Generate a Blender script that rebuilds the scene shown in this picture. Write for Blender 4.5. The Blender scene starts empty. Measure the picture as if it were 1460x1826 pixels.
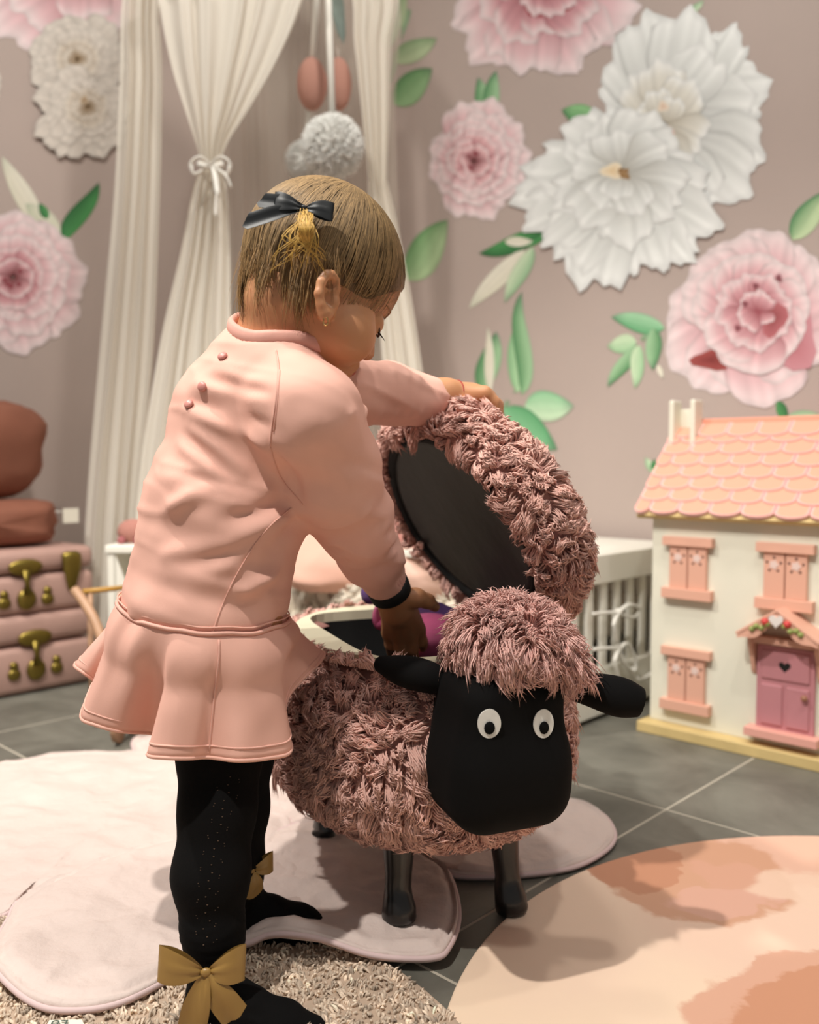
import bpy, bmesh, math, random
import numpy as np
from mathutils import Vector, Matrix
from mathutils.bvhtree import BVHTree

rng = np.random.default_rng(7)
random.seed(7)
scene = bpy.context.scene
COL = scene.collection
PI = math.pi

# ------------------------------------------------------------------ camera
FPX, CAMH = 1600.0, 0.56
PITCH = math.atan(91.0 / FPX)
cp_, sp_ = math.cos(PITCH), math.sin(PITCH)
cam_d = bpy.data.cameras.new('camera')
cam = bpy.data.objects.new('camera', cam_d)
COL.objects.link(cam)
cam.location = (0, 0, CAMH)
cam.rotation_euler = (PI / 2 - PITCH, 0, 0)
cam_d.sensor_fit = 'HORIZONTAL'
cam_d.sensor_width = 36
cam_d.lens = 36 * FPX / 1460
cam_d.clip_start = 0.02
cam_d.dof.use_dof = True
cam_d.dof.focus_distance = 0.95
cam_d.dof.aperture_fstop = 4.5
scene.camera = cam

# ------------------------------------------------------------------ light
scene.view_settings.view_transform = 'Standard'
scene.view_settings.look = 'None'
scene.view_settings.gamma = 1
scene.view_settings.use_curve_mapping = False
scene.view_settings.exposure = 0.0
world = bpy.data.worlds.new('world')
scene.world = world
world.use_nodes = True
world.node_tree.nodes['Background'].inputs[0].default_value = (1.0, 0.975, 0.945, 1)
world.node_tree.nodes['Background'].inputs[1].default_value = 0.26


def spot(name, loc, target, energy, size, blend=0.6, rad=0.05, col=(1, 0.955, 0.885)):
    d = bpy.data.lights.new(name, 'SPOT')
    d.energy = energy
    d.spot_size = math.radians(size)
    d.spot_blend = blend
    d.shadow_soft_size = rad
    d.color = col
    o = bpy.data.objects.new(name, d)
    COL.objects.link(o)
    o.location = loc
    o.rotation_euler = (Vector(target) - Vector(loc)).to_track_quat('-Z', 'Y').to_euler()
    return o


spot('ceiling_spot_key', (-0.68, 0.08, 2.45), (0.05, 1.1, 0.2), 195, 75, 0.5, 0.03)
spot('ceiling_spot_side', (-1.3, 1.1, 2.5), (-0.25, 0.95, 0.3), 140, 80, 0.7, 0.05)
spot('ceiling_spot_right', (1.0, 0.35, 2.5), (-0.1, 0.95, 0.1), 40, 80, 0.7, 0.05)
spot('ceiling_spot_house', (0.35, 0.55, 2.5), (0.85, 1.95, 0.4), 50, 80, 0.8, 0.05)
spot('ceiling_spot_wall', (0.1, 1.3, 2.6), (0.1, 2.7, 1.0), 54, 125, 0.9, 0.08)
spot('canopy_fill', (-0.75, 0.8, 2.6), (-0.95, 2.3, 1.05), 105, 90, 0.9, 0.08)  # added fill that brightens the canopy, pom-poms and left wall

# ------------------------------------------------------------------ helpers


def V(*a):
    return np.array(a, float)


def at(px, py, Y):
    a = (px - 730) / FPX
    b = -(py - 913) / FPX
    d = V(a, cp_ + b * sp_, -sp_ + b * cp_)
    return V(0, 0, CAMH) + d * (Y / d[1])


def fl(px, py, z=0.0):
    a = (px - 730) / FPX
    b = -(py - 913) / FPX
    d = V(a, cp_ + b * sp_, -sp_ + b * cp_)
    return V(0, 0, CAMH) + d * ((z - CAMH) / d[2])


def ray(px, py):
    a = (px - 730) / FPX
    b = -(py - 913) / FPX
    d = V(a, cp_ + b * sp_, -sp_ + b * cp_)
    return d / np.linalg.norm(d)


def lin(c):
    return tuple(((x / 12.92) if x <= 0.04045 else ((x + 0.055) / 1.055) ** 2.4) for x in c)


def rgb(h):
    h = h.lstrip('#')
    return lin(tuple(int(h[i:i + 2], 16) / 255 for i in (0, 2, 4)))


def nrm(v):
    v = np.asarray(v, float)
    return v / (np.linalg.norm(v) + 1e-12)


MATS = {}


def mat(name, col, rough=0.6, var=None, bump=None, sheen=0.0, metal=0.0, vcol=False, spec=0.5, sub=0.0, weave=None, coat=0.0):
    """procedural principled material. var=(scale, amount) tints with noise; bump=(scale, strength, distance)"""
    if name in MATS:
        return MATS[name]
    m = bpy.data.materials.new(name)
    m.use_nodes = True
    nt = m.node_tree
    b = nt.nodes['Principled BSDF']
    c = rgb(col) if isinstance(col, str) else col
    b.inputs['Base Color'].default_value = (*c, 1)
    b.inputs['Roughness'].default_value = rough
    b.inputs['Metallic'].default_value = metal
    b.inputs['Specular IOR Level'].default_value = spec
    b.inputs['Coat Weight'].default_value = coat
    if sheen:
        b.inputs['Sheen Weight'].default_value = sheen
        b.inputs['Sheen Roughness'].default_value = 0.5
        b.inputs['Sheen Tint'].default_value = (*c, 1)
    if sub:
        b.inputs['Subsurface Weight'].default_value = sub
        b.inputs['Subsurface Radius'].default_value = (0.012, 0.005, 0.003)
        b.inputs['Subsurface Scale'].default_value = 0.6
    L = nt.links
    tc = nt.nodes.new('ShaderNodeTexCoord')
    src = None
    if vcol:
        a = nt.nodes.new('ShaderNodeAttribute')
        a.attribute_name = 'Col'
        src = a.outputs['Color']
    if var:
        n = nt.nodes.new('ShaderNodeTexNoise')
        n.inputs['Scale'].default_value = var[0]
        n.inputs['Detail'].default_value = 5
        L.new(tc.outputs['Object'], n.inputs['Vector'])
        r = nt.nodes.new('ShaderNodeMapRange')
        r.inputs[1].default_value = 0.3
        r.inputs[2].default_value = 0.7
        r.inputs[3].default_value = 1 - var[1]
        r.inputs[4].default_value = 1 + var[1]
        L.new(n.outputs['Fac'], r.inputs[0])
        mx = nt.nodes.new('ShaderNodeMix')
        mx.data_type = 'RGBA'
        mx.blend_type = 'MULTIPLY'
        mx.inputs[0].default_value = 1
        if src:
            L.new(src, mx.inputs[6])
        else:
            mx.inputs[6].default_value = (*c, 1)
        L.new(r.outputs[0], mx.inputs[7])
        src = mx.outputs[2]
    if src:
        L.new(src, b.inputs['Base Color'])
    if bump:
        n2 = nt.nodes.new('ShaderNodeTexNoise')
        n2.inputs['Scale'].default_value = bump[0]
        n2.inputs['Detail'].default_value = 4
        L.new(tc.outputs['Object'], n2.inputs['Vector'])
        bp = nt.nodes.new('ShaderNodeBump')
        bp.inputs['Strength'].default_value = bump[1]
        bp.inputs['Distance'].default_value = bump[2] if len(bump) > 2 else 0.002
        L.new(n2.outputs['Fac'], bp.inputs['Height'])
        L.new(bp.outputs[0], b.inputs['Normal'])
    MATS[name] = m
    return m


def mk(name, verts, faces, m=None, parent=None, smooth=True, col=None, mi=None):
    me = bpy.data.meshes.new(name)
    if isinstance(faces, np.ndarray):
        verts = np.asarray(verts, np.float32)
        n, k = faces.shape
        me.vertices.add(len(verts))
        me.vertices.foreach_set('co', verts.ravel())
        me.loops.add(n * k)
        me.loops.foreach_set('vertex_index', faces.astype(np.int32).ravel())
        me.polygons.add(n)
        me.polygons.foreach_set('loop_start', np.arange(0, n * k, k, dtype=np.int32))
        me.update(calc_edges=True)
        me.validate()
    else:
        me.from_pydata([tuple(map(float, v)) for v in verts], [], faces)
    if smooth:
        me.polygons.foreach_set('use_smooth', np.ones(len(me.polygons), bool))
    if m is not None:
        for q in (m if isinstance(m, (list, tuple)) else [m]):
            me.materials.append(q)
    if mi is not None:
        me.polygons.foreach_set('material_index', np.asarray(mi, np.int32))
    if col is not None:
        ca = me.color_attributes.new('Col', 'FLOAT_COLOR', 'POINT')
        cc = np.ones((len(me.vertices), 4), np.float32)
        cc[:, :3] = col
        ca.data.foreach_set('color', cc.ravel())
    me.update()
    o = bpy.data.objects.new(name, me)
    COL.objects.link(o)
    if parent is not None:
        link(o, parent)
    return o


def link(o, parent):
    o.parent = parent
    o.matrix_parent_inverse = parent.matrix_basis.inverted()


def tag(o, label=None, cat=None, group=None, kind=None):
    if label:
        o['label'] = label
    if cat:
        o['category'] = cat
    if group:
        o['group'] = group
    if kind:
        o['kind'] = kind
    return o


def empty(name, loc, label=None, cat=None, group=None):
    o = bpy.data.objects.new(name, None)
    o.empty_display_size = 0.05
    COL.objects.link(o)
    o.location = tuple(map(float, loc))
    o.matrix_basis = Matrix.Translation(Vector(tuple(map(float, loc))))
    return tag(o, label, cat, group)


def spline(P, n, closed=False):
    P = np.asarray(P, float)
    out = []
    m = len(P)
    segs = m if closed else m - 1
    for i in range(segs):
        if closed:
            p0, p1, p2, p3 = P[(i - 1) % m], P[i], P[(i + 1) % m], P[(i + 2) % m]
        else:
            p0, p1, p2, p3 = P[max(i - 1, 0)], P[i], P[i + 1], P[min(i + 2, m - 1)]
        for k in range(n):
            t = k / n
            out.append(0.5 * ((2 * p1) + (-p0 + p2) * t + (2 * p0 - 5 * p1 + 4 * p2 - p3) * t * t + (-p0 + 3 * p1 - 3 * p2 + p3) * t ** 3))
    if not closed:
        out.append(P[-1])
    return np.array(out)


def tube_data(P, R, n=10, closed=False, flat=1.0, up=(0, 0, 1), caps=True, rib=0, ribamp=0.0):
    P = np.asarray(P, float)
    m = len(P)
    R = np.full(m, R) if np.isscalar(R) else np.asarray(R, float)
    T = np.zeros_like(P)
    for i in range(m):
        a = P[(i - 1) % m] if closed else P[max(i - 1, 0)]
        b = P[(i + 1) % m] if closed else P[min(i + 1, m - 1)]
        T[i] = nrm(b - a)
    ref = nrm(up)
    vs, fs = [], []
    for i in range(m):
        s = np.cross(T[i], ref)
        if np.linalg.norm(s) < 1e-3:
            s = np.cross(T[i], V(1, 0.13, 0))
        s = nrm(s)
        w = nrm(np.cross(s, T[i]))
        for k in range(n):
            a = 2 * PI * k / n
            rr = R[i] * (1 + (ribamp * math.cos(rib * a) if rib else 0))
            vs.append(P[i] + s * math.cos(a) * rr + w * math.sin(a) * rr * flat)
    for i in range(m if closed else m - 1):
        j = (i + 1) % m
        for k in range(n):
            k2 = (k + 1) % n
            fs.append((i * n + k, i * n + k2, j * n + k2, j * n + k))
    if caps and not closed:
        fs.append(tuple(range(n - 1, -1, -1)))
        fs.append(tuple((m - 1) * n + k for k in range(n)))
    return vs, fs


def tube(name, P, R, m, parent=None, **k):
    v, f = tube_data(P, R, **k)
    return mk(name, v, f, m, parent)


class MB:
    """collects shapes that make up ONE part"""

    def __init__(s):
        s.v, s.f, s.mi = [], [], []

    def add(s, v, f, mi=0):
        o = len(s.v)
        s.v += [tuple(map(float, q)) for q in v]
        s.f += [tuple(i + o for i in q) for q in f]
        s.mi += [mi] * len(f)
        return s

    def box(s, c, ax, h, bev=0.0, mi=0):
        """c centre, ax 3 unit axes, h half sizes, chamfered"""
        c = np.asarray(c, float)
        ax = np.asarray(ax, float)
        b = min(bev, 0.49 * min(h) * 2)
        if b <= 0:
            q = [c + ax[0] * h[0] * i + ax[1] * h[1] * j + ax[2] * h[2] * k for k in (-1, 1) for j in (-1, 1) for i in (-1, 1)]
            return s.add(q, [(0, 2, 3, 1), (4, 5, 7, 6), (0, 1, 5, 4), (2, 6, 7, 3), (0, 4, 6, 2), (1, 3, 7, 5)], mi)
        bm = bmesh.new()
        bmesh.ops.create_cube(bm, size=1)
        for v in bm.verts:
            v.co = Vector((v.co.x * 2 * h[0], v.co.y * 2 * h[1], v.co.z * 2 * h[2]))
        bmesh.ops.bevel(bm, geom=bm.edges[:], offset=b, segments=2, profile=0.5, affect='EDGES')
        bm.verts.index_update()
        q = [c + ax[0] * v.co.x + ax[1] * v.co.y + ax[2] * v.co.z for v in bm.verts]
        f = [tuple(v.index for v in fc.verts) for fc in bm.faces]
        bm.free()
        return s.add(q, f, mi)

    def tube(s, P, R, mi=0, **k):
        v, f = tube_data(P, R, **k)
        return s.add(v, f, mi)

    def prism(s, poly, o, ex, ey, ez, t, mi=0):
        """polygon (2-D) in plane o,ex,ey extruded t along ez"""
        n = len(poly)
        q = [o + ex * p[0] + ey * p[1] for p in poly] + [o + ex * p[0] + ey * p[1] + ez * t for p in poly]
        f = [tuple(range(n - 1, -1, -1)), tuple(range(n, 2 * n))] + [(i, (i + 1) % n, n + (i + 1) % n, n + i) for i in range(n)]
        return s.add(q, f, mi)

    def ball(s, c, r, mi=0, ax=None, seg=12, rings=8):
        ax = np.eye(3) if ax is None else np.asarray(ax)
        r = (r, r, r) if np.isscalar(r) else r
        v, f = [], []
        for i in range(rings + 1):
            t = PI * i / rings
            for k in range(seg):
                a = 2 * PI * k / seg
                p = (math.sin(t) * math.cos(a) * r[0], math.sin(t) * math.sin(a) * r[1], math.cos(t) * r[2])
                v.append(np.asarray(c) + ax[0] * p[0] + ax[1] * p[1] + ax[2] * p[2])
        for i in range(rings):
            for k in range(seg):
                k2 = (k + 1) % seg
                f.append((i * seg + k, (i + 1) * seg + k, (i + 1) * seg + k2, i * seg + k2))
        return s.add(v, f, mi)

    def build(s, name, m, parent=None, smooth=False):
        return mk(name, s.v, s.f, m, parent, smooth, mi=s.mi if isinstance(m, (list, tuple)) else None)


def vnoise(P, seed=0):
    """vectorised value noise, about -1..1"""
    P = np.asarray(P, float)
    i = np.floor(P).astype(np.int64)
    f = P - i
    f = f * f * (3 - 2 * f)

    def h(x, y, z):
        n = (x * 374761393 + y * 668265263 + z * 2147483647 + seed * 974634777) & 0x7fffffff
        n = ((n ^ (n >> 13)) * 1274126177) & 0x7fffffff
        n = (n ^ (n >> 16)) & 0xffff
        return n / 32767.5 - 1
    r = 0
    for dx in (0, 1):
        for dy in (0, 1):
            for dz in (0, 1):
                w = (f[:, 0] if dx else 1 - f[:, 0]) * (f[:, 1] if dy else 1 - f[:, 1]) * (f[:, 2] if dz else 1 - f[:, 2])
                r = r + w * h(i[:, 0] + dx, i[:, 1] + dy, i[:, 2] + dz)
    return r


class Grid:
    """signed-distance modelling on a voxel grid, meshed with surface nets"""

    def __init__(s, lo, hi, h):
        s.lo = np.asarray(lo, float)
        s.h = h
        s.n = np.ceil((np.asarray(hi, float) - s.lo) / h).astype(int) + 1
        s.F = np.full(s.n, 0.05, np.float32)

    def reg(s, lo, hi):
        a = np.clip(np.floor((np.asarray(lo) - s.lo) / s.h).astype(int), 0, s.n)
        b = np.clip(np.ceil((np.asarray(hi) - s.lo) / s.h).astype(int) + 1, 0, s.n)
        sl = tuple(slice(a[i], b[i]) for i in range(3))
        ax = [(s.lo[i] + s.h * np.arange(a[i], b[i])).astype(np.float32) for i in range(3)]
        return sl, ax[0][:, None, None], ax[1][None, :, None], ax[2][None, None, :]

    def comb(s, sl, d, k, cut):
        A = s.F[sl]
        if cut:
            A = -A
        hh = np.clip(0.5 + 0.5 * (d - A) / k, 0, 1)
        r = d * (1 - hh) + A * hh - k * hh * (1 - hh)
        s.F[sl] = -r if cut else r

    def cap(s, a, b, r1, r2, k=0.008, cut=False):
        a, b = np.asarray(a, float), np.asarray(b, float)
        mr = max(r1, r2) + 0.03 + k
        sl, x, y, z = s.reg(np.minimum(a, b) - mr, np.maximum(a, b) + mr)
        ba = b - a
        t = np.clip(((x - a[0]) * ba[0] + (y - a[1]) * ba[1] + (z - a[2]) * ba[2]) / (ba @ ba + 1e-12), 0, 1)
        d = np.sqrt((x - a[0] - t * ba[0]) ** 2 + (y - a[1] - t * ba[1]) ** 2 + (z - a[2] - t * ba[2]) ** 2) - (r1 + (r2 - r1) * t)
        s.comb(sl, d.astype(np.float32), k, cut)

    def chain(s, pts, k=0.008):
        for p, q in zip(pts[:-1], pts[1:]):
            s.cap(p[0], q[0], p[1], q[1], k)

    def ell(s, c, r, ax=None, k=0.008, cut=False):
        c = np.asarray(c, float)
        if ax is not None and ax is globals().get('HX'):
            r = [t * HS for t in r]
        ax = np.eye(3) if ax is None else np.asarray(ax, float)
        mr = max(r) + 0.03 + k
        sl, x, y, z = s.reg(c - mr, c + mr)
        q = [(x - c[0]) * e[0] + (y - c[1]) * e[1] + (z - c[2]) * e[2] for e in ax]
        k0 = np.sqrt(sum((q[i] / r[i]) ** 2 for i in range(3)))
        k1 = np.sqrt(sum((q[i] / r[i] ** 2) ** 2 for i in range(3))) + 1e-6
        s.comb(sl, (k0 * (k0 - 1) / k1).astype(np.float32), k, cut)

    def rbox(s, c, hs, rad, ax=None, k=0.008, cut=False):
        c = np.asarray(c, float)
        ax = np.eye(3) if ax is None else np.asarray(ax, float)
        mr = float(np.linalg.norm(hs)) + 0.03
        sl, x, y, z = s.reg(c - mr, c + mr)
        q = [np.abs((x - c[0]) * e[0] + (y - c[1]) * e[1] + (z - c[2]) * e[2]) - (hs[i] - rad) for i, e in enumerate(ax)]
        d = np.sqrt(sum(np.maximum(t, 0) ** 2 for t in q)) + np.minimum(np.maximum(np.maximum(q[0], q[1]), q[2]), 0) - rad
        s.comb(sl, d.astype(np.float32), k, cut)

    def mesh(s):
        F = s.F
        S = F < 0
        cnt = np.zeros(np.array(F.shape) - 1, np.int8)
        for i in (0, 1):
            for j in (0, 1):
                for k in (0, 1):
                    cnt += S[i:F.shape[0] - 1 + i, j:F.shape[1] - 1 + j, k:F.shape[2] - 1 + k]
        mixed = (cnt > 0) & (cnt < 8)
        cells = np.argwhere(mixed)
        idx = np.full(mixed.shape, -1, np.int32)
        idx[mixed] = np.arange(len(cells))
        acc = np.zeros((len(cells), 3))
        num = np.zeros(len(cells))
        cs = [(i, j, k) for i in (0, 1) for j in (0, 1) for k in (0, 1)]
        for o0 in cs:
            for d in range(3):
                if o0[d] == 0:
                    o1 = list(o0)
                    o1[d] = 1
                    f0 = F[cells[:, 0] + o0[0], cells[:, 1] + o0[1], cells[:, 2] + o0[2]]
                    f1 = F[cells[:, 0] + o1[0], cells[:, 1] + o1[1], cells[:, 2] + o1[2]]
                    m = (f0 < 0) != (f1 < 0)
                    t = np.where(m, f0 / np.where(m, f0 - f1, 1), 0)
                    p = np.array(o0)[None] + t[:, None] * (np.array(o1) - np.array(o0))[None]
                    acc += p * m[:, None]
                    num += m
        verts = (cells + acc / num[:, None]) * s.h + s.lo
        quads = []
        for d in range(3):
            e1, e2 = [(1, 2), (2, 0), (0, 1)][d]
            s0 = [slice(None)] * 3
            s1 = [slice(None)] * 3
            s0[d] = slice(0, -1)
            s1[d] = slice(1, None)
            a, b = S[tuple(s0)], S[tuple(s1)]
            p = np.argwhere(a != b)
            ok = (p[:, e1] > 0) & (p[:, e2] > 0) & (p[:, e1] < mixed.shape[e1]) & (p[:, e2] < mixed.shape[e2])
            p = p[ok]
            fl_ = a[p[:, 0], p[:, 1], p[:, 2]]
            u = np.zeros(3, int)
            u[e1] = 1
            w = np.zeros(3, int)
            w[e2] = 1
            g = lambda q: idx[q[:, 0], q[:, 1], q[:, 2]]
            q = np.stack([g(p), g(p - u), g(p - u - w), g(p - w)], 1)
            q[~fl_] = q[~fl_][:, ::-1]
            quads.append(q)
        q = np.concatenate(quads)
        return verts, q[:, ::-1][(q >= 0).all(1)] if False else q[(q >= 0).all(1)]


def relax(v, q, it=2, lam=0.5):
    n = len(v)
    for _ in range(it):
        acc = np.zeros_like(v)
        c = np.zeros(n)
        for a, b in ((0, 1), (1, 2), (2, 3), (3, 0)):
            np.add.at(acc, q[:, a], v[q[:, b]])
            np.add.at(acc, q[:, b], v[q[:, a]])
            np.add.at(c, q[:, a], 1)
            np.add.at(c, q[:, b], 1)
        v = v + lam * (acc / np.maximum(c, 1)[:, None] - v)
    return v


def vnormals(v, q):
    n = np.zeros_like(v)
    fn = np.cross(v[q[:, 2]] - v[q[:, 0]], v[q[:, -1]] - v[q[:, 1]]) if q.shape[1] == 4 else np.cross(v[q[:, 1]] - v[q[:, 0]], v[q[:, 2]] - v[q[:, 0]])
    for k in range(q.shape[1]):
        np.add.at(n, q[:, k], fn)
    return n / (np.linalg.norm(n, axis=1, keepdims=True) + 1e-12)


def sample_mesh(v, q, n, keep=None):
    t = np.concatenate([q[:, [0, 1, 2]], q[:, [0, 2, 3]]]) if q.shape[1] == 4 else q
    a = np.linalg.norm(np.cross(v[t[:, 1]] - v[t[:, 0]], v[t[:, 2]] - v[t[:, 0]]), axis=1)
    if keep is not None:
        a = a * keep(v[t].mean(1))
    i = rng.choice(len(t), n, p=a / a.sum())
    u = np.sqrt(rng.random(n))[:, None]
    w = rng.random(n)[:, None]
    vn = vnormals(v, q)
    A, B, C_ = t[i, 0], t[i, 1], t[i, 2]
    P = v[A] * (1 - u) + v[B] * u * (1 - w) + v[C_] * u * w
    N = vn[A] * (1 - u) + vn[B] * u * (1 - w) + vn[C_] * u * w
    return P, N / (np.linalg.norm(N, axis=1, keepdims=True) + 1e-9)


def locks(name, P, N, length, rad, m, parent, base, clump=7, cl=0.55, bend=0.5, curl=0.25, droop=(0, 0, -0.3), cvar=0.12, seg=3, freq=26):
    """fleece: tapered curved locks of wool gathered into tufts, one mesh"""
    n = len(P)
    ns = max(2, n // clump)
    sd = rng.choice(n, ns, replace=False)
    near = np.zeros(n, int)
    for i in range(0, n, 1000):
        d = ((P[i:i + 1000, None] - P[None, sd]) ** 2).sum(2)
        near[i:i + 1000] = d.argmin(1)
    rt = rng.normal(size=(ns, 3)) * 0.6 + np.stack([vnoise(P[sd] * freq, 1), vnoise(P[sd] * freq, 2), vnoise(P[sd] * freq, 3)], 1) * 1.1 + np.array(droop)
    Ns = N[sd]
    rt -= (rt * Ns).sum(1, keepdims=True) * Ns
    ln = length * rng.uniform(0.7, 1.2, n)
    lc = length * rng.uniform(0.85, 1.15, ns)
    tipc = P[sd] + Ns * lc[:, None] * 0.8 + rt * lc[:, None] * bend
    tip = P + N * ln[:, None] * 0.8 + (rt[near] * bend + rng.normal(size=(n, 3)) * 0.25) * ln[:, None]
    tip = tip * (1 - cl) + tipc[near] * cl
    tv = tip - P
    side = np.cross(N, tv)
    bad = np.linalg.norm(side, axis=1) < 1e-6
    side[bad] = np.cross(N[bad], [1, .2, .3])
    side /= np.linalg.norm(side, axis=1, keepdims=True) + 1e-9
    ph = rng.random(n) * 2 * PI
    verts = []
    K = seg
    for k in range(K + 1):
        s_ = k / K
        c = P + N * (ln * 0.55 * (2 * s_ * (1 - s_)))[:, None] + tv * (s_ ** 1.3)
        c = c + side * (np.sin(ph + s_ * 5) * curl * ln * s_ * 0.5)[:, None]
        if k == K:
            verts.append(c[:, None])
        else:
            t = nrm_rows(tv * 1.0 + N * (0.55 * ln * (1 - 2 * s_))[:, None])
            w = np.cross(side, t)
            r = rad * (0.75 + 0.5 * math.sin(PI * s_)) * (1 - 0.35 * s_)
            ring = [c + side * (math.cos(a) * r) + w * (math.sin(a) * r) for a in (0, 2 * PI / 3, 4 * PI / 3)]
            verts.append(np.stack(ring, 1))
    vv = np.concatenate(verts, 1)
    per = vv.shape[1]
    f = []
    for k in range(K - 1):
        for j in range(3):
            a, b = k * 3 + j, k * 3 + (j + 1) % 3
            f += [(a, b, b + 3), (a, b + 3, a + 3)]
    for j in range(3):
        f.append(((K - 1) * 3 + j, (K - 1) * 3 + (j + 1) % 3, K * 3))
    f = np.array(f)
    F_ = (f[None] + (np.arange(n) * per)[:, None, None]).reshape(-1, 3)
    cb = np.array(base)[None] * (1 + rng.normal(size=(ns, 1)) * cvar)[near] * (1 + rng.normal(size=(n, 1)) * cvar * 0.6)
    cb = np.clip(cb, 0, 1)
    return mk(name, vv.reshape(-1, 3), F_, m, parent, True, col=np.repeat(cb, per, 0))


def nrm_rows(a):
    return a / (np.linalg.norm(a, axis=1, keepdims=True) + 1e-12)


def bvh_of(o):
    me = o.data
    return BVHTree.FromPolygons([v.co.copy() for v in me.vertices], [tuple(p.vertices) for p in me.polygons])


def surf(bvh, px, py, lift=0.0):
    d = Vector(ray(px, py))
    h = bvh.ray_cast(Vector((0, 0, CAMH)), d)
    if h[0] is None:
        return None
    n = h[1] if h[1].dot(d) < 0 else -h[1]
    return np.array(h[0] + n * lift), np.array(n)


def surf_path(bvh, pts, lift=0.0, n=6):
    out = []
    for p in spline(np.array(pts, float), n):
        h = surf(bvh, p[0], p[1], lift)
        if h is not None:
            out.append(h[0])
    return np.array(out)


UP = V(0, 0, 1)
# room axes: EA runs away to the right, EB away to the left
EA = nrm(V(0.687, 0.727, 0))
EB = nrm(V(-0.727, 0.687, 0))


def AB(a, b, z=0.0):
    return EA * a + EB * b + UP * z


def gmesh(g, it=1):
    v, q = g.mesh()
    vol = np.einsum('ij,ij->i', v[q[:, 0]], np.cross(v[q[:, 1]], v[q[:, 2]])).sum() + np.einsum('ij,ij->i', v[q[:, 0]], np.cross(v[q[:, 2]], v[q[:, 3]])).sum()
    if vol < 0:
        q = q[:, ::-1].copy()
    if it:
        v = relax(v, q, it)
    return v, q


# ================================================================== SETTING
WALL_A, WALL_B = 2.10, 2.55     # distances of the two walls along EA and EB


def wall_material():
    m = mat('wall_paint', '#b4a49c', 0.75, var=(3.0, 0.035), bump=(160, 0.08, 0.001))
    return m


wm = wall_material()
mb = MB()
mb.box(AB(WALL_A + 0.05, (WALL_B - 1.6) / 2 + 0.05, 1.35), [EA, EB, UP], (0.05, (WALL_B + 1.6) / 2 + 0.05, 1.35))
tag(mb.build('wall_right', wm), kind='structure')
mb = MB()
mb.box(AB((WALL_A - 1.2) / 2, WALL_B + 0.05, 1.35), [EA, EB, UP], ((WALL_A + 1.2) / 2, 0.05, 1.35))
tag(mb.build('wall_left', wm), kind='structure')

# floor: slab of grout with separate stone tiles
floor = tag(MB().box(AB(0.45, 0.45, -0.03), [EA, EB, UP], (1.75, 2.25, 0.0294)).build('floor', mat('grout', '#b8b0a0', 0.9)), kind='structure')
tm = bpy.data.materials.new('stone_tile')
tm.use_nodes = True
nt = tm.node_tree
bs = nt.nodes['Principled BSDF']
tc = nt.nodes.new('ShaderNodeTexCoord')
oi = nt.nodes.new('ShaderNodeObjectInfo')
ad = nt.nodes.new('ShaderNodeVectorMath')
ad.operation = 'ADD'
sc_ = nt.nodes.new('ShaderNodeVectorMath')
sc_.operation = 'SCALE'
sc_.inputs['Scale'].default_value = 1.0
nt.links.new(tc.outputs['Object'], ad.inputs[0])
nt.links.new(oi.outputs['Location'], sc_.inputs[0])
nt.links.new(sc_.outputs[0], ad.inputs[1])
n1 = nt.nodes.new('ShaderNodeTexNoise')
n1.inputs['Scale'].default_value = 5.5
n1.inputs['Detail'].default_value = 7
n1.inputs['Roughness'].default_value = 0.62
n1.inputs['Distortion'].default_value = 0.7
nt.links.new(ad.outputs[0], n1.inputs['Vector'])
cr = nt.nodes.new('ShaderNodeValToRGB')
e = cr.color_ramp.elements
e[0].position, e[0].color = 0.3, (*rgb('#57554d'), 1)
e[1].position, e[1].color = 0.72, (*rgb('#7d7b71'), 1)
nt.links.new(n1.outputs['Fac'], cr.inputs[0])
nt.links.new(cr.outputs[0], bs.inputs['Base Color'])
bs.inputs['Roughness'].default_value = 0.5
MATS['tile'] = tm
TS = 0.6
ta, tb = EA @ fl(1187, 1443), EB @ fl(1187, 1443)
tmesh = None
for i in range(-4, 3):
    for j in range(-4, 4):
        ca, cb = ta + (i + 0.5) * TS, tb + (j + 0.5) * TS
        if not (-1.35 < ca < 2.2 and -1.65 < cb < 2.6):
            continue
        if tmesh is None:
            o = MB().box(V(0, 0, -0.004), [EA, EB, UP], (TS / 2 - 0.0018, TS / 2 - 0.0018, 0.004), 0.0012).build('tile', tm)
            tmesh = o.data
        else:
            o = bpy.data.objects.new('tile', tmesh)
            COL.objects.link(o)
        p = AB(ca, cb, 0)
        o.location = tuple(p)
        link(o, floor)

# ------------------------------------------------------------------ floor coverings
# beige pile rug
RC, RR = V(-0.35, 0.655, 0), 0.447
rug = empty('shaggy_rug', RC, 'round beige speckled pile rug under the near end of the petal mat', 'rug')
n = 72
ring = [(RC + V(math.cos(2 * PI * k / n), math.sin(2 * PI * k / n), 0) * RR) for k in range(n)]
mk('backing', [p + UP * 0.001 for p in ring] + [p + UP * 0.006 for p in ring], [tuple(range(n, 2 * n)), tuple(range(n - 1, -1, -1))] + [(k, (k + 1) % n, n + (k + 1) % n, n + k) for k in range(n)], mat('rug_back', '#b59f8b', 0.95), rug, False)
N_ = 30000
th = rng.random(N_) * 2 * PI
r_ = RR * np.sqrt(rng.random(N_)) * 0.995
P = RC[None] + np.stack([np.cos(th) * r_, np.sin(th) * r_, np.full(N_, 0.005)], 1)
P = P[P[:, 1] > 0.78]
locks('pile', P, np.tile([0, 0, 1.0], (len(P), 1)), 0.007, 0.0019, mat('rug_pile', '#cdb7a2', 0.95, vcol=True), rug, rgb('#d6c2ad'), clump=3, cl=0.4, bend=0.8, droop=(0, 0, 0), cvar=0.2, seg=2, freq=90)['kind'] = 'stuff'

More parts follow.
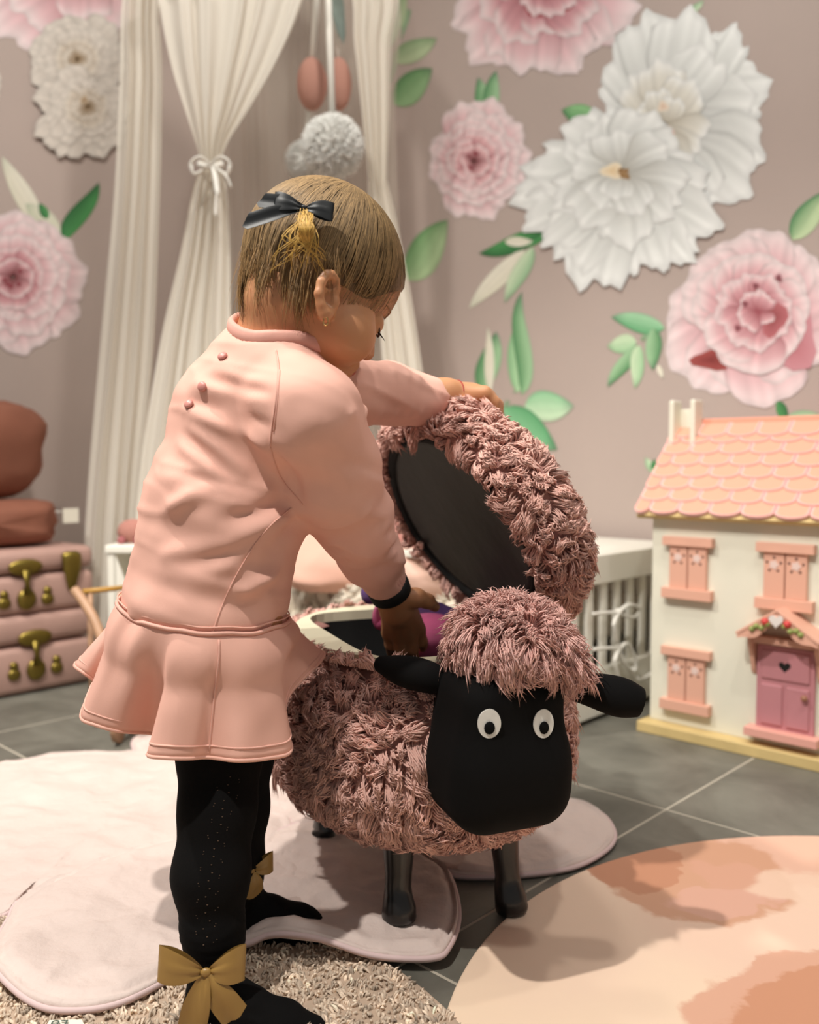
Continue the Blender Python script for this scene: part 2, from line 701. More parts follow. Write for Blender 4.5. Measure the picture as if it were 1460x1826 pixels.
# round watercolour mat
MC, MR = V(0.572, 0.758, 0), 0.548
wmt = bpy.data.materials.new('watercolour_print')
wmt.use_nodes = True
nt = wmt.node_tree
bs = nt.nodes['Principled BSDF']
bs.inputs['Roughness'].default_value = 0.55
geo = nt.nodes.new('ShaderNodeNewGeometry')
nd = nt.nodes.new('ShaderNodeTexNoise')
nd.inputs['Scale'].default_value = 14
nd.inputs['Detail'].default_value = 6
nt.links.new(geo.outputs['Position'], nd.inputs['Vector'])
sub = nt.nodes.new('ShaderNodeVectorMath')
sub.operation = 'SUBTRACT'
sub.inputs[1].default_value = (0.5, 0.5, 0.5)
nt.links.new(nd.outputs['Color'], sub.inputs[0])
mul = nt.nodes.new('ShaderNodeVectorMath')
mul.operation = 'SCALE'
mul.inputs['Scale'].default_value = 0.11
nt.links.new(sub.outputs[0], mul.inputs[0])
wpos = nt.nodes.new('ShaderNodeVectorMath')
wpos.operation = 'ADD'
nt.links.new(geo.outputs['Position'], wpos.inputs[0])
nt.links.new(mul.outputs[0], wpos.inputs[1])
cur = None


def wash(cur, px, py, rx, ry, rot, col, soft, amt):
    c = fl(px, py)
    mp = nt.nodes.new('ShaderNodeMapping')
    mp.vector_type = 'TEXTURE'
    mp.inputs['Location'].default_value = (c[0], c[1], 0)
    mp.inputs['Rotation'].default_value = (0, 0, math.radians(rot))
    mp.inputs['Scale'].default_value = (rx, ry, 10)
    nt.links.new(wpos.outputs[0], mp.inputs[0])
    ln = nt.nodes.new('ShaderNodeVectorMath')
    ln.operation = 'LENGTH'
    nt.links.new(mp.outputs[0], ln.inputs[0])
    mr = nt.nodes.new('ShaderNodeMapRange')
    mr.interpolation_type = 'SMOOTHSTEP'
    mr.inputs[1].default_value = 1 + soft
    mr.inputs[2].default_value = 1 - soft
    mr.inputs[3].default_value = 0
    mr.inputs[4].default_value = amt
    nt.links.new(ln.outputs['Value'], mr.inputs[0])
    mx = nt.nodes.new('ShaderNodeMix')
    mx.data_type = 'RGBA'
    nt.links.new(mr.outputs[0], mx.inputs[0])
    if cur is None:
        mx.inputs[6].default_value = (*rgb('#f6e0c3'), 1)
    else:
        nt.links.new(cur, mx.inputs[6])
    mx.inputs[7].default_value = (*rgb(col), 1)
    return mx.outputs[2]


cur = wash(cur, 1330, 1690, 0.42, 0.26, 20, '#f1d5bb', 0.25, 0.8)
cur = wash(cur, 1400, 1600, 0.2, 0.3, 0, '#eecbb6', 0.2, 0.8)
cur = wash(cur, 1420, 1530, 0.17, 0.10, 0, '#e3b29b', 0.12, 0.8)
cur = wash(cur, 1010, 1650, 0.12, 0.17, 0, '#e9cbb8', 0.4, 0.45)
cur = wash(cur, 1230, 1560, 0.135, 0.13, -25, '#d09c7e', 0.06, 0.9)
cur = wash(cur, 1130, 1545, 0.055, 0.085, -35, '#c48a6c', 0.05, 0.9)
cur = wash(cur, 1310, 1572, 0.05, 0.07, 30, '#d8a48c', 0.1, 0.8)
cur = wash(cur, 1290, 1610, 0.07, 0.035, 0, '#dcab97', 0.1, 0.9)
cur = wash(cur, 1440, 1590, 0.07, 0.05, 0, '#efcfb8', 0.15, 0.8)
cur = wash(cur, 1440, 1790, 0.16, 0.075, 28, '#dda88e', 0.07, 0.9)
cur = wash(cur, 1470, 1815, 0.14, 0.06, 28, '#cf9474', 0.06, 0.95)
nt.links.new(cur, bs.inputs['Base Color'])
n = 128
q = []
for rr, z in ((MR - 0.002, 0.0005), (MR, 0.0015), (MR, 0.003), (MR - 0.002, 0.004)):
    q += [MC + V(math.cos(2 * PI * k / n) * rr, math.sin(2 * PI * k / n) * rr, z) for k in range(n)]
f = [tuple(range(n - 1, -1, -1)), tuple(range(3 * n, 4 * n))]
for a in range(3):
    f += [(a * n + k, a * n + (k + 1) % n, (a + 1) * n + (k + 1) % n, (a + 1) * n + k) for k in range(n)]
tag(mk('play_mat', q, f, wmt, None, False), 'round peach and terracotta watercolour play mat in front of the dollhouse', 'mat')

# quilted flower mat: one petal per lobe
fm = empty('flower_mat', fl(560, 1480), 'pale pink quilted petal-shaped play mat under the girl and the plush stool', 'mat')
qm = mat('quilt', '#d5c3bb', 0.85, var=(9, 0.04), bump=(38, 0.7, 0.006), sheen=0.2)


def petal(pts, ctr, z0, lift=None, seed=0):
    out = spline(np.array([fl(*p)[:2] for p in pts]), 14, True)
    c = fl(*ctr)[:2]
    fr = [(1.0, 0.0), (1.0, 0.008), (0.985, 0.0115), (0.965, 0.0085), (0.93, 0.0105)] + [(x, 0.0135) for x in np.linspace(0.895, 0.035, 26)]
    m_ = len(out)
    vs = []
    for s_, z in fr:
        for p in out:
            w = c + (p - c) * s_
            vs.append([w[0], w[1], z0 + z])
    vs.append([c[0], c[1], z0 + 0.014])
    vs = np.array(vs)
    k = vs[:, 2] > z0 + 0.009
    # quilting: crumpled puffs between stitched seams
    pr = np.stack([vs[:, 0], vs[:, 1], np.full(len(vs), seed * 3.7)], 1)
    sm = np.abs(np.sin((vs[:, 0] * 0.8 + vs[:, 1]) * 24 + vnoise(pr * 4) * 0.8)) ** 0.5
    cr_ = (1 - np.abs(vnoise(pr * 20, 5))) ** 2 * 0.0045 - 0.002 + vnoise(pr * 45, 6) * 0.0018 + vnoise(pr * 85, 7) * 0.0008 + 0.002 * (1 - np.abs(vnoise(pr * 16, 9))) - 0.001
    vs[:, 2] += np.where(k, cr_ + (sm - 0.7) * 0.0025, 0)
    if lift:
        for (lx, ly, rad, h) in lift:
            g = fl(lx, ly)[:2]
            d = np.sqrt(((vs[:, :2] - g) ** 2).sum(1))
            vs[:, 2] += h * np.exp(-(d / rad) ** 2)
    f = []
    for a in range(len(fr) - 1):
        for i in range(m_):
            j = (i + 1) % m_
            f.append((a * m_ + i, a * m_ + j, (a + 1) * m_ + j, (a + 1) * m_ + i))
    L_ = (len(fr) - 1) * m_
    for i in range(m_):
        f.append((L_ + i, L_ + (i + 1) % m_, len(vs) - 1))
    f.append(tuple(range(m_ - 1, -1, -1)))
    o = mk('petal', vs, f, qm, fm)
    pip = np.array([[*(c + (p - c) * 1.004), z0 + 0.005] for p in out])
    if lift:
        for (lx, ly, rad, h) in lift:
            g = fl(lx, ly)[:2]
            pip[:, 2] += h * np.exp(-(np.sqrt(((pip[:, :2] - g) ** 2).sum(1)) / rad) ** 2)
    tube('piping', pip, 0.0035, mat('quilt_piping', '#d6bdbb', 0.8), o, closed=True, n=6)
    return o


petal([(-260, 1480), (-120, 1385), (0, 1372), (110, 1356), (230, 1352), (360, 1365), (470, 1420), (520, 1500), (420, 1600), (200, 1610), (55, 1612), (0, 1648), (-130, 1660), (-250, 1600)], (200, 1480), 0.004, seed=1)
petal([(240, 1345), (250, 1318), (330, 1305), (450, 1310), (560, 1345), (600, 1420), (520, 1480), (400, 1450), (290, 1400)], (430, 1385), 0.001, seed=2)
petal([(58, 1612), (15, 1660), (-10, 1720), (0, 1768), (60, 1812), (125, 1824), (215, 1810), (320, 1758), (440, 1700), (530, 1630), (540, 1540), (440, 1500), (250, 1530)], (280, 1650), 0.008, lift=[(0, 1770, 0.05, 0.006)], seed=3)
petal([(428, 1702), (480, 1714), (560, 1722), (650, 1729), (765, 1732), (800, 1712), (817, 1650), (800, 1580), (765, 1552), (700, 1520), (600, 1480), (500, 1500), (440, 1580)], (620, 1620), 0.010, lift=[(500, 1712, 0.04, 0.016), (580, 1722, 0.04, 0.013)], seed=4)
petal([(780, 1562), (830, 1572), (920, 1570), (1020, 1556), (1080, 1525), (1095, 1495), (1075, 1462), (1030, 1441), (980, 1434), (880, 1430), (760, 1440), (640, 1470), (680, 1530)], (860, 1500), 0.002, seed=5)
# printed care tag on the near petal's edge
tg = empty('care_tag', fl(115, 1820, 0.02))
link(tg, fm)
tpos = fl(112, 1823, 0.021)
c0 = [fl(88, 1819, 0.022), fl(146, 1818, 0.022), fl(160, 1850, 0.018), fl(70, 1852, 0.018)]
o = mk('tag', [*c0, *[p - UP * 0.001 for p in c0]], [(0, 3, 2, 1), (4, 5, 6, 7), (0, 1, 5, 4), (1, 2, 6, 5), (2, 3, 7, 6), (3, 0, 4, 7)], mat('tag_white', '#e8e4d2', 0.7), None, False)
link(o, tg)


def text_mesh(s, size, origin, ex, ey, m, name, parent):
    cu = bpy.data.curves.new(name, 'FONT')
    cu.body = s
    cu.size = size
    cu.extrude = 0.0002
    to = bpy.data.objects.new(name, cu)
    COL.objects.link(to)
    bpy.context.view_layer.update()
    me = bpy.data.meshes.new_from_object(to.evaluated_get(bpy.context.evaluated_depsgraph_get()))
    COL.objects.unlink(to)
    bpy.data.objects.remove(to)
    ez = np.cross(ex, ey)
    for v in me.vertices:
        v.co = Vector(origin + ex * v.co.x + ey * v.co.y + ez * v.co.z)
    me.name = name
    me.materials.clear()
    me.materials.append(m)
    oo = bpy.data.objects.new(name, me)
    COL.objects.link(oo)
    link(oo, parent)
    return oo


ex = nrm(c0[0] - c0[1])
text_mesh('Lo', 0.016, fl(124, 1819, 0.0235), ex, nrm(V(ex[1], -ex[0], 0.0)) * -1, mat('tag_ink', '#4a5a50', 0.8), 'lettering', tg)


# ================================================================== WALL DECALS (flat vinyl prints)
def wpt(px, py, wall, lay=0):
    d = ray(px, py)
    ax, D = (EA, WALL_A) if wall == 'r' else (EB, WALL_B)
    D = D - 0.0012 - lay * 0.00014
    return V(0, 0, CAMH) + d * (D / (d @ ax))


dm = mat('decal_print', '#ffffff', 0.6, vcol=True)


def lerp(a, b, t):
    return a + (b - a) * t


class Decal:
    def __init__(s, wall):
        s.wall, s.v, s.f, s.c, s.lay = wall, [], [], [], 0

    def petal(s, b, t, w, c0, c1, c2=None, round_=0.35, wob=0.12, bend=0.0, nu=13, nv=12, leaf=False, streak=0.05, vein=None):
        b, t = np.array(b, float), np.array(t, float)
        d = t - b
        Ln = np.linalg.norm(d)
        d /= Ln
        p = V(-d[1], d[0])
        sd = random.randrange(9999)
        c0, c1 = np.array(rgb(c0)), np.array(rgb(c1))
        c2 = c1 if c2 is None else np.array(rgb(c2))
        o = len(s.v)
        ph = random.random() * 9
        for j in range(nv):
            v = j / (nv - 1)
            for i in range(nu):
                u = i / (nu - 1) * 2 - 1
                if leaf:
                    hw = w / 2 * math.sin(PI * min(1, v ** 0.8)) ** 0.8
                    vv = v
                else:
                    sv = min(1, v / 0.6)
                    hw = w * 0.56 * (0.16 + 0.84 * math.sin(PI * 0.5 * sv) ** 1.1)
                    cap = 1 - (0.30 * (1 - math.sqrt(max(0, 1 - 0.97 * u * u)))) * min(1, v * 1.5)
                    vv = v * (cap + 0.55 * wob * (math.sin(u * 5 + ph) + 0.6 * math.sin(u * 11 + ph * 2)) * v)
                cv = bend * Ln * math.sin(PI * v * 0.5) ** 2
                q = b + d * (Ln * vv) + p * (hw * u + cv)
                s.v.append(wpt(q[0], q[1], s.wall, s.lay))
                if leaf:
                    cc = lerp(c0, c1, 0.5 + 0.5 * u) if vein is None else lerp(c0, c1, min(1, max(0, 0.5 + 1.5 * (u - 0.1))))
                    cc = lerp(cc, c2, max(0, (v - 0.75) * 3.0) * 0.8 + max(0, abs(u) - 0.85) * 2)
                else:
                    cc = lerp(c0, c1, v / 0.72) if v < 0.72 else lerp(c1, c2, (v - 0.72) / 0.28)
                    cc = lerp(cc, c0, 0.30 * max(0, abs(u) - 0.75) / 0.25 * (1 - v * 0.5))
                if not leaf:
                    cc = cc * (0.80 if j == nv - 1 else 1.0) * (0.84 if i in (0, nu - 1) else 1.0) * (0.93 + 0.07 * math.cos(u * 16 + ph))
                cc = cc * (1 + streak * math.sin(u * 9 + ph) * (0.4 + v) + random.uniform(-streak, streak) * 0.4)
                s.c.append(np.clip(cc, 0, 1))
        for j in range(nv - 1):
            for i in range(nu - 1):
                a = o + j * nu + i
                s.f.append((a, a + 1, a + nu + 1, a + nu))
        s.lay += 1

    def blob(s, c, r, col, col2=None, ry=None, n=14):
        ry = ry or r
        o = len(s.v)
        s.v.append(wpt(c[0], c[1], s.wall, s.lay))
        s.c.append(np.array(rgb(col)))
        for k in range(n):
            a = 2 * PI * k / n
            e_ = 1 + 0.2 * math.sin(3 * a + c[0])
            s.v.append(wpt(c[0] + r * e_ * math.cos(a), c[1] + ry * e_ * math.sin(a), s.wall, s.lay))
            s.c.append(np.array(rgb(col2 or col)))
        s.f += [(o, o + 1 + k, o + 1 + (k + 1) % n) for k in range(n)]
        s.lay += 1

    def build(s, name, label, cat):
        v = np.array(s.v)
        # face the room
        ax = EA if s.wall == 'r' else EB
        fs = []
        for f in s.f:
            nn = np.cross(v[f[1]] - v[f[0]], v[f[2]] - v[f[0]])
            fs.append(f if nn @ ax < 0 else tuple(reversed(f)))
        return tag(mk(name, v, fs, dm, None, False, col=np.array(s.c)), label, cat)


PK = dict(o0='#b56a74', o1='#e6c0c4', o2='#f5e6e6', i0='#98434e', i1='#d59fa5', i2='#f2dedf', dark='#742a30')
WH = dict(o0='#c6c8c5', o1='#e8ebe8', o2='#f8faf8', i0='#bdb6a6', i1='#e4e2d8', i2='#f6f6f0', dark='#8a6f4a')


def peony(D, cx, cy, rx, ry, P_, n0=9, seed=1, rot=0.0, outer=True, ctr=(0, 0), ruffle=0.06):
    st = random.getstate()
    random.seed(seed)
    cc = V(cx + ctr[0] * rx, cy + ctr[1] * ry)
    for (k, rad, bas, wd, a0, a1, a2) in ((n0, 1.0, 0.1, 0.78, 'o0', 'o1', 'o2'), (n0, 0.8, 0.1, 0.62, 'o0', 'o1', 'o2'), (n0 - 1, 0.62, 0.12, 0.56, 'i0', 'o1', 'o2'), (n0 - 2, 0.45, 0.1, 0.44, 'i0', 'i1', 'i2'), (n0 - 3, 0.28, 0.03, 0.3, 'dark', 'i1', 'i2')):
        a_ = [rot + 2 * PI * (i + random.uniform(-.22, .22)) / k for i in range(k)]
        random.shuffle(a_)
        for a in a_:
            r = rad * random.uniform(0.9, 1.06)
            t = V(cc[0] * (1 - rad) + cx * rad + rx * r * math.cos(a), cc[1] * (1 - rad) + cy * rad + ry * r * math.sin(a))
            b = cc + V(rx * bas * math.cos(a), ry * bas * math.sin(a))
            D.petal(b, t, wd * (rx + ry) / 2 * random.uniform(0.85, 1.15), P_[a0], P_[a1], P_[a2], wob=ruffle, bend=random.uniform(-.1, .1))
    for i in range(6):
        a = random.random() * 6.28
        D.blob(cc + V(rx * .14 * math.cos(a), ry * .14 * math.sin(a)), 0.035 * rx, P_['dark'], P_['i0'])
    random.setstate(st)


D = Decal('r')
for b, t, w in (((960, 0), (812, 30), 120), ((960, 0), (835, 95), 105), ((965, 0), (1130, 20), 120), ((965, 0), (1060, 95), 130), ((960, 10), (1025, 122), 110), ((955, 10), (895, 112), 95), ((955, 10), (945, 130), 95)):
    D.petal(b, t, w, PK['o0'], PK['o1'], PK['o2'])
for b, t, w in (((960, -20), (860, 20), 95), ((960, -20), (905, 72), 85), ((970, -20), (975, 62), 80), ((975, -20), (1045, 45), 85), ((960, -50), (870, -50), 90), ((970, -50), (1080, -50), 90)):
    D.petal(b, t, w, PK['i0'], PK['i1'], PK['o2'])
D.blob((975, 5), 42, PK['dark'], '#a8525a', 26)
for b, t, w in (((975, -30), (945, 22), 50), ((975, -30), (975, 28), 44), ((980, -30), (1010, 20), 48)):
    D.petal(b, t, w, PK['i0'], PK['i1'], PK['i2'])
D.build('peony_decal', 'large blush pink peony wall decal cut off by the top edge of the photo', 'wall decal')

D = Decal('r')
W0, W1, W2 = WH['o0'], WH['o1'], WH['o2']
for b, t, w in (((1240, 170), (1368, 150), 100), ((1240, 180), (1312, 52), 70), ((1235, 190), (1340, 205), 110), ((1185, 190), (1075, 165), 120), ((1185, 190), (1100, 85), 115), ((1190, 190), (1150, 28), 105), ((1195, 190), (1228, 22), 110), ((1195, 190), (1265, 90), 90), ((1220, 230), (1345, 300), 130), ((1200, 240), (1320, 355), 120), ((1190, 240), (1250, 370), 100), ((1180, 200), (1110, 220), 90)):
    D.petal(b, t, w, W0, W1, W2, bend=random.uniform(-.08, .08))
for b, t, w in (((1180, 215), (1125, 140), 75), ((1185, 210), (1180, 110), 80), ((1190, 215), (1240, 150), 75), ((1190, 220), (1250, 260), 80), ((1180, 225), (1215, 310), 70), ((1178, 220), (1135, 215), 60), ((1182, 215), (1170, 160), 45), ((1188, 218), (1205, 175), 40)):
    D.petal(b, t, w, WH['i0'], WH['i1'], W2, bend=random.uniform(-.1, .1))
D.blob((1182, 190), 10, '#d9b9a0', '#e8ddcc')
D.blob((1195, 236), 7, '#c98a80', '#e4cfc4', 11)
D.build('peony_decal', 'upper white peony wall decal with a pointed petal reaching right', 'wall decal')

D = Decal('r')
D.lay = 26
for b, t, w in (((1105, 310), (918, 330), 100), ((1105, 315), (935, 385), 90), ((1105, 300), (950, 285), 95), ((1105, 295), (1005, 235), 100), ((1105, 300), (1085, 208), 110), ((1110, 300), (1165, 205), 110), ((1115, 305), (1220, 262), 105), ((1115, 315), (1262, 345), 105), ((1115, 325), (1265, 425), 100), ((1110, 330), (1225, 465), 85), ((1110, 335), (1160, 482), 95), ((1100, 340), (1070, 515), 110), ((1095, 335), (1010, 470), 90), ((1095, 330), (965, 420), 70)):
    D.petal(b, t, w, W0, W1, W2, wob=0.13, bend=random.uniform(-.1, .1))
for b, t, w in (((1105, 305), (985, 355), 80), ((1105, 300), (1030, 265), 85), ((1105, 300), (1100, 235), 85), ((1112, 300), (1190, 275), 90), ((1112, 315), (1215, 355), 80), ((1110, 320), (1170, 405), 80), ((1105, 322), (1105, 440), 90), ((1100, 320), (1035, 400), 85), ((1105, 310), (1070, 370), 75), ((1110, 312), (1140, 380), 70), ((1106, 308), (1100, 355), 60)):
    D.petal(b, t, w, '#b9b8b0', W1, W2, wob=0.13, bend=random.uniform(-.12, .12))
D.blob((1092, 305), 20, '#e3c79a', '#f0e4cc', 14)
for dx, dy in ((18, 8), (24, 0), (14, 0), (26, 10)):
    D.blob((1092 + dx, 305 + dy), 5, '#6b4a2c', '#b48f60')
D.build('peony_decal', 'lower white peony wall decal with yellow-brown stamens in its open centre', 'wall decal')

D = Decal('r')
peony(D, 858, 282, 88, 104, dict(PK, o0='#d3949c', i1='#e3b3b7'), 10, 11, ctr=(-0.15, 0.05), ruffle=0.09)
D.build('peony_decal', 'small ruffled pink peony wall decal beside the white peonies', 'wall decal')

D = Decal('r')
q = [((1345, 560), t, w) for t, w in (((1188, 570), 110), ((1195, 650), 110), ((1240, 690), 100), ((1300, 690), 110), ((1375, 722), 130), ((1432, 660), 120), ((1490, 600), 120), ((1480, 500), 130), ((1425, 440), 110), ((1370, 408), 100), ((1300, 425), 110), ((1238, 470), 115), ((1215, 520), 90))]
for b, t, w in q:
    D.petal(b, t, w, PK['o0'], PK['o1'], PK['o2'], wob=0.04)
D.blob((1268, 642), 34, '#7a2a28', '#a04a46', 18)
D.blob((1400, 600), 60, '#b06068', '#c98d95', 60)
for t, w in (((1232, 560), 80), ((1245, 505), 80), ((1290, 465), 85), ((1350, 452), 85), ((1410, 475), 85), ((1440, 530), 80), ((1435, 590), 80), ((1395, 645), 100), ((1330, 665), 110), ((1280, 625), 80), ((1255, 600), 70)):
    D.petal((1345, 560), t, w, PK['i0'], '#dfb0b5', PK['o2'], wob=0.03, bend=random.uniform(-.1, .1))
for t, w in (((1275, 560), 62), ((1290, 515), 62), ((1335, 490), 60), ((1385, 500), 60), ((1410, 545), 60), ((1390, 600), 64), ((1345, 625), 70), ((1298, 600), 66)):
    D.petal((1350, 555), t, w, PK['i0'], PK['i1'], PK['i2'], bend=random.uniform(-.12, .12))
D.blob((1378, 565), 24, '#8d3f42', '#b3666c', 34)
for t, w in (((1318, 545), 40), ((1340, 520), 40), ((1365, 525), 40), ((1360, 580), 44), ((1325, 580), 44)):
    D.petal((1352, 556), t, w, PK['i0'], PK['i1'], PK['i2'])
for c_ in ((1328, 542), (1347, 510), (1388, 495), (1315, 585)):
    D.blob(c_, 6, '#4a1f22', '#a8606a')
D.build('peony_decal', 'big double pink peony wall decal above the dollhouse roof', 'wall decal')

D = Decal('l')
for b, t, w in (((120, -40), (0, 60), 130), ((120, -40), (95, 45), 110), ((125, -40), (185, 50), 120), ((125, -40), (235, 30), 120), ((120, -40), (30, 20), 110), ((150, -40), (150, 35), 90)):
    D.petal(b, t, w, PK['o0'], PK['o1'], PK['o2'])
D.build('peony_decal', 'pink peony wall decal at the top left corner above white peonies', 'wall decal')
D = Decal('l')
WL = dict(WH, o0='#b5aca2', o1='#d2c9bf', o2='#e2dad0', i0='#b3a493', i1='#d0c4b5', i2='#e2dace')
D.lay = 30
peony(D, 138, 105, 92, 80, WL, 8, 5)
D.build('peony_decal', 'upper faded white peony wall decal left of the canopy', 'wall decal')
D = Decal('l')
D.lay = 75
peony(D, 148, 205, 88, 76, WL, 9, 6, ctr=(0.1, -0.2), ruffle=0.09)
D.blob((150, 178), 7, '#8a6a4a', '#c9b59a')
D.build('peony_decal', 'lower ruffled white peony wall decal left of the canopy', 'wall decal')
D = Decal('l')
D.lay = 6
peony(D, 35, 500, 115, 125, PK, 9, 21, ctr=(-0.1, -0.05))
D.build('peony_decal', 'pink peony wall decal on the left wall above the suitcases', 'wall decal')
D = Decal('l')
peony(D, -30, 150, 34, 40, WL, 7, 9)
D.build('peony_decal', 'sliver of a white peony wall decal at the left photo edge', 'wall decal')

G0, G1, G2 = '#4f8a58', '#a9cfa4', '#39524a'
GL = ('#8fb78e', '#cfe0c0', '#6f7f6c')


def sprig(wall, label, leaves, stems=()):
    D = Decal(wall)
    for pts in stems:
        for a, b in zip(pts[:-1], pts[1:]):
            D.petal(a, b, 7, '#8db58c', '#a9c9a2', leaf=False, round_=0, wob=0, nu=2, nv=3)
    for l in leaves:
        b, t, w = l[:3]
        bend = l[3] if len(l) > 3 else 0
        pal = l[4] if len(l) > 4 else (G0, G1, G2)
        D.petal(b, t, w, pal[0], pal[1], pal[2], leaf=True, bend=bend, nu=7, nv=12, streak=0.06)
    return D.build('leaf_decal', label, 'wall decal')


PALE = ('#dcd8c4', '#e6e2d2', '#b9c2ac')
DK = ('#2e6b3c', '#4f9a58', '#1f3a2c')
sprig('r', 'two small green leaves sprouting from the small ruffled pink peony', [((868, 210), (845, 140), 30, 0.1), ((868, 210), (893, 128), 30, -0.1)])
sprig('r', 'single short green leaf tucked left of the white peonies', [((1068, 215), (1000, 200), 42, 0.05, (G0, '#93c78c', '#2c4a34'))])
sprig('r', 'large single green leaf beside the girl\'s head', [((725, 500), (808, 400), 62, -0.1, ('#6d9f68', '#b9d2a4', '#55704f'))])
sprig('r', 'dark curled leaf with pale under-leaves below the white peonies', [((975, 420), (852, 425), 34, -0.22, DK), ((935, 445), (845, 558), 34, 0.08, PALE), ((950, 440), (912, 545), 30, 0.12, GL), ((935, 440), (985, 408), 16, 0, DK), ((900, 432), (950, 425), 18, 0.1, PALE)])
sprig('r', 'tall spray of five green leaves rising behind the raised lid', [((860, 700), (868, 590), 42, 0.15), ((875, 700), (858, 585), 18, 0.1, PALE), ((922, 700), (948, 565), 46, -0.12, ('#8fc08f', '#c3dfb8', '#4a5a50')), ((930, 705), (988, 540), 34, -0.35), ((935, 725), (1022, 715), 56, 0.1, ('#8fc79a', '#cbe3c2', '#5a6a5c')), ((898, 728), (1000, 792), 52, 0.1, ('#5da571', '#8fc79a', '#3a4a40'))], stems=(((880, 760), (915, 700), (930, 690)),))
sprig('r', 'drooping cluster of small green leaves left of the big pink peony', [((1185, 585), (1088, 575), 36, 0.1, ('#5da571', '#a9d6ae', '#4a5a50')), ((1135, 610), (1082, 612), 34, -0.1, ('#9cc79a', '#cfe3c0', '#6f8f6c')), ((1135, 615), (1100, 698), 26, 0.2), ((1140, 615), (1120, 690), 26, -0.15, ('#9cc79a', '#cfe3c0', '#6f8f6c')), ((1165, 585), (1172, 660), 30, 0.1), ((1172, 650), (1182, 675), 10, 0, PALE)], stems=(((1185, 585), (1160, 590), (1138, 612)),))
sprig('r', 'pointed green leaf at the right edge above the big pink peony', [((1412, 428), (1465, 338), 46, 0.05, (G0, '#d3e6b8', '#35604a'))])
sprig('r', 'small dark leaf and pale stem just above the dollhouse ridge', [((1388, 715), (1402, 755), 20, 0, DK), ((1402, 745), (1465, 740), 22, 0, GL)], stems=(((1380, 712), (1400, 745)),))
sprig('r', 'tiny pale leaf beside the dollhouse chimney', [((1165, 842), (1150, 815), 14, 0, GL), ((1162, 838), (1168, 818), 9, 0, DK)])
sprig('r', 'spray of grey-green leaves beside the canopy\'s right curtain', [((700, 110), (775, 62), 40, 0.08, ('#7f9a72', '#b9c8a2', '#5f7a58')), ((700, 185), (775, 128), 52, -0.08, ('#5f8f5c', '#9cc08f', '#2f4f38')), ((700, 60), (740, -10), 26, -0.2, ('#7f9a72', '#b9c8a2', '#5f7a58')), ((690, 90), (700, 0), 30, 0.1, ('#8fa58a', '#c3cdb2', '#6f8a68'))], stems=(((695, 150), (715, 70), (735, 0)),))
sprig('r', 'slender stem over the topmost white petal', [((1226, 28), (1248, -5), 14, 0.2, GL)])
sprig('l', 'dark green curled leaf with a pale leaf above the left pink peony', [((112, 430), (148, 316), 36, 0.25, DK), ((112, 440), (145, 475), 14, 0.1, DK), ((75, 410), (10, 275), 36, -0.05, PALE), ((108, 420), (40, 370), 40, 0.1, ('#c9cdb4', '#dcdcc8', '#9fae94')), ((85, 390), (70, 362), 16, 0, DK)])

# ================================================================== BED CANOPY
def tulle_mat(name, col, opac):
    m = bpy.data.materials.new(name)
    m.use_nodes = True
    nt = m.node_tree
    b = nt.nodes['Principled BSDF']
    b.inputs['Base Color'].default_value = (*rgb(col), 1)
    b.inputs['Roughness'].default_value = 0.9
    out = nt.nodes['Material Output']
    tr = nt.nodes.new('ShaderNodeBsdfTransparent')
    tl = nt.nodes.new('ShaderNodeBsdfTranslucent')
    tl.inputs[0].default_value = (*rgb(col), 1)
    m1 = nt.nodes.new('ShaderNodeMixShader')
    m1.inputs[0].default_value = 0.3
    nt.links.new(b.outputs[0], m1.inputs[1])
    nt.links.new(tl.outputs[0], m1.inputs[2])
    m2 = nt.nodes.new('ShaderNodeMixShader')
    m2.inputs[0].default_value = opac
    nt.links.new(tr.outputs[0], m2.inputs[1])
    nt.links.new(m1.outputs[0], m2.inputs[2])
    nt.links.new(m2.outputs[0], out.inputs[0])
    return m


tul = tulle_mat('tulle', '#f0eadd', 0.78)
tul2 = tulle_mat('tulle_lining', '#e6dccd', 0.38)
can = empty('bed_canopy', AB(1.75, 1.75, 0), 'sheer cream tulle bed canopy hanging over the white cot, gathered and tied', 'canopy')


def drape(name, rows, Y, folds, amp, m, seed=0, nu=150, nv=60):
    R = spline(np.array(rows, float), 8)
    vs, fs = [], []
    for r in R:
        y, x0, x1 = r[0], r[1], r[2]
        yy = Y if len(rows[0]) == 3 else r[3]
        for i in range(nu):
            u = i / (nu - 1)
            ph = 2 * PI * folds * (u + 0.03 * math.sin(u * 17 + seed) + 0.012 * math.sin(y * 0.006 + u * 9))
            dy = amp * math.sin(ph) + 0.4 * amp * math.sin(ph * 2.3 + seed)
            vs.append(at(x0 + (x1 - x0) * u, y, yy + dy))
    n = len(R)
    for j in range(n - 1):
        for i in range(nu - 1):
            a = j * nu + i
            fs.append((a, a + 1, a + nu + 1, a + nu))
    return mk(name, vs, fs, m, can)


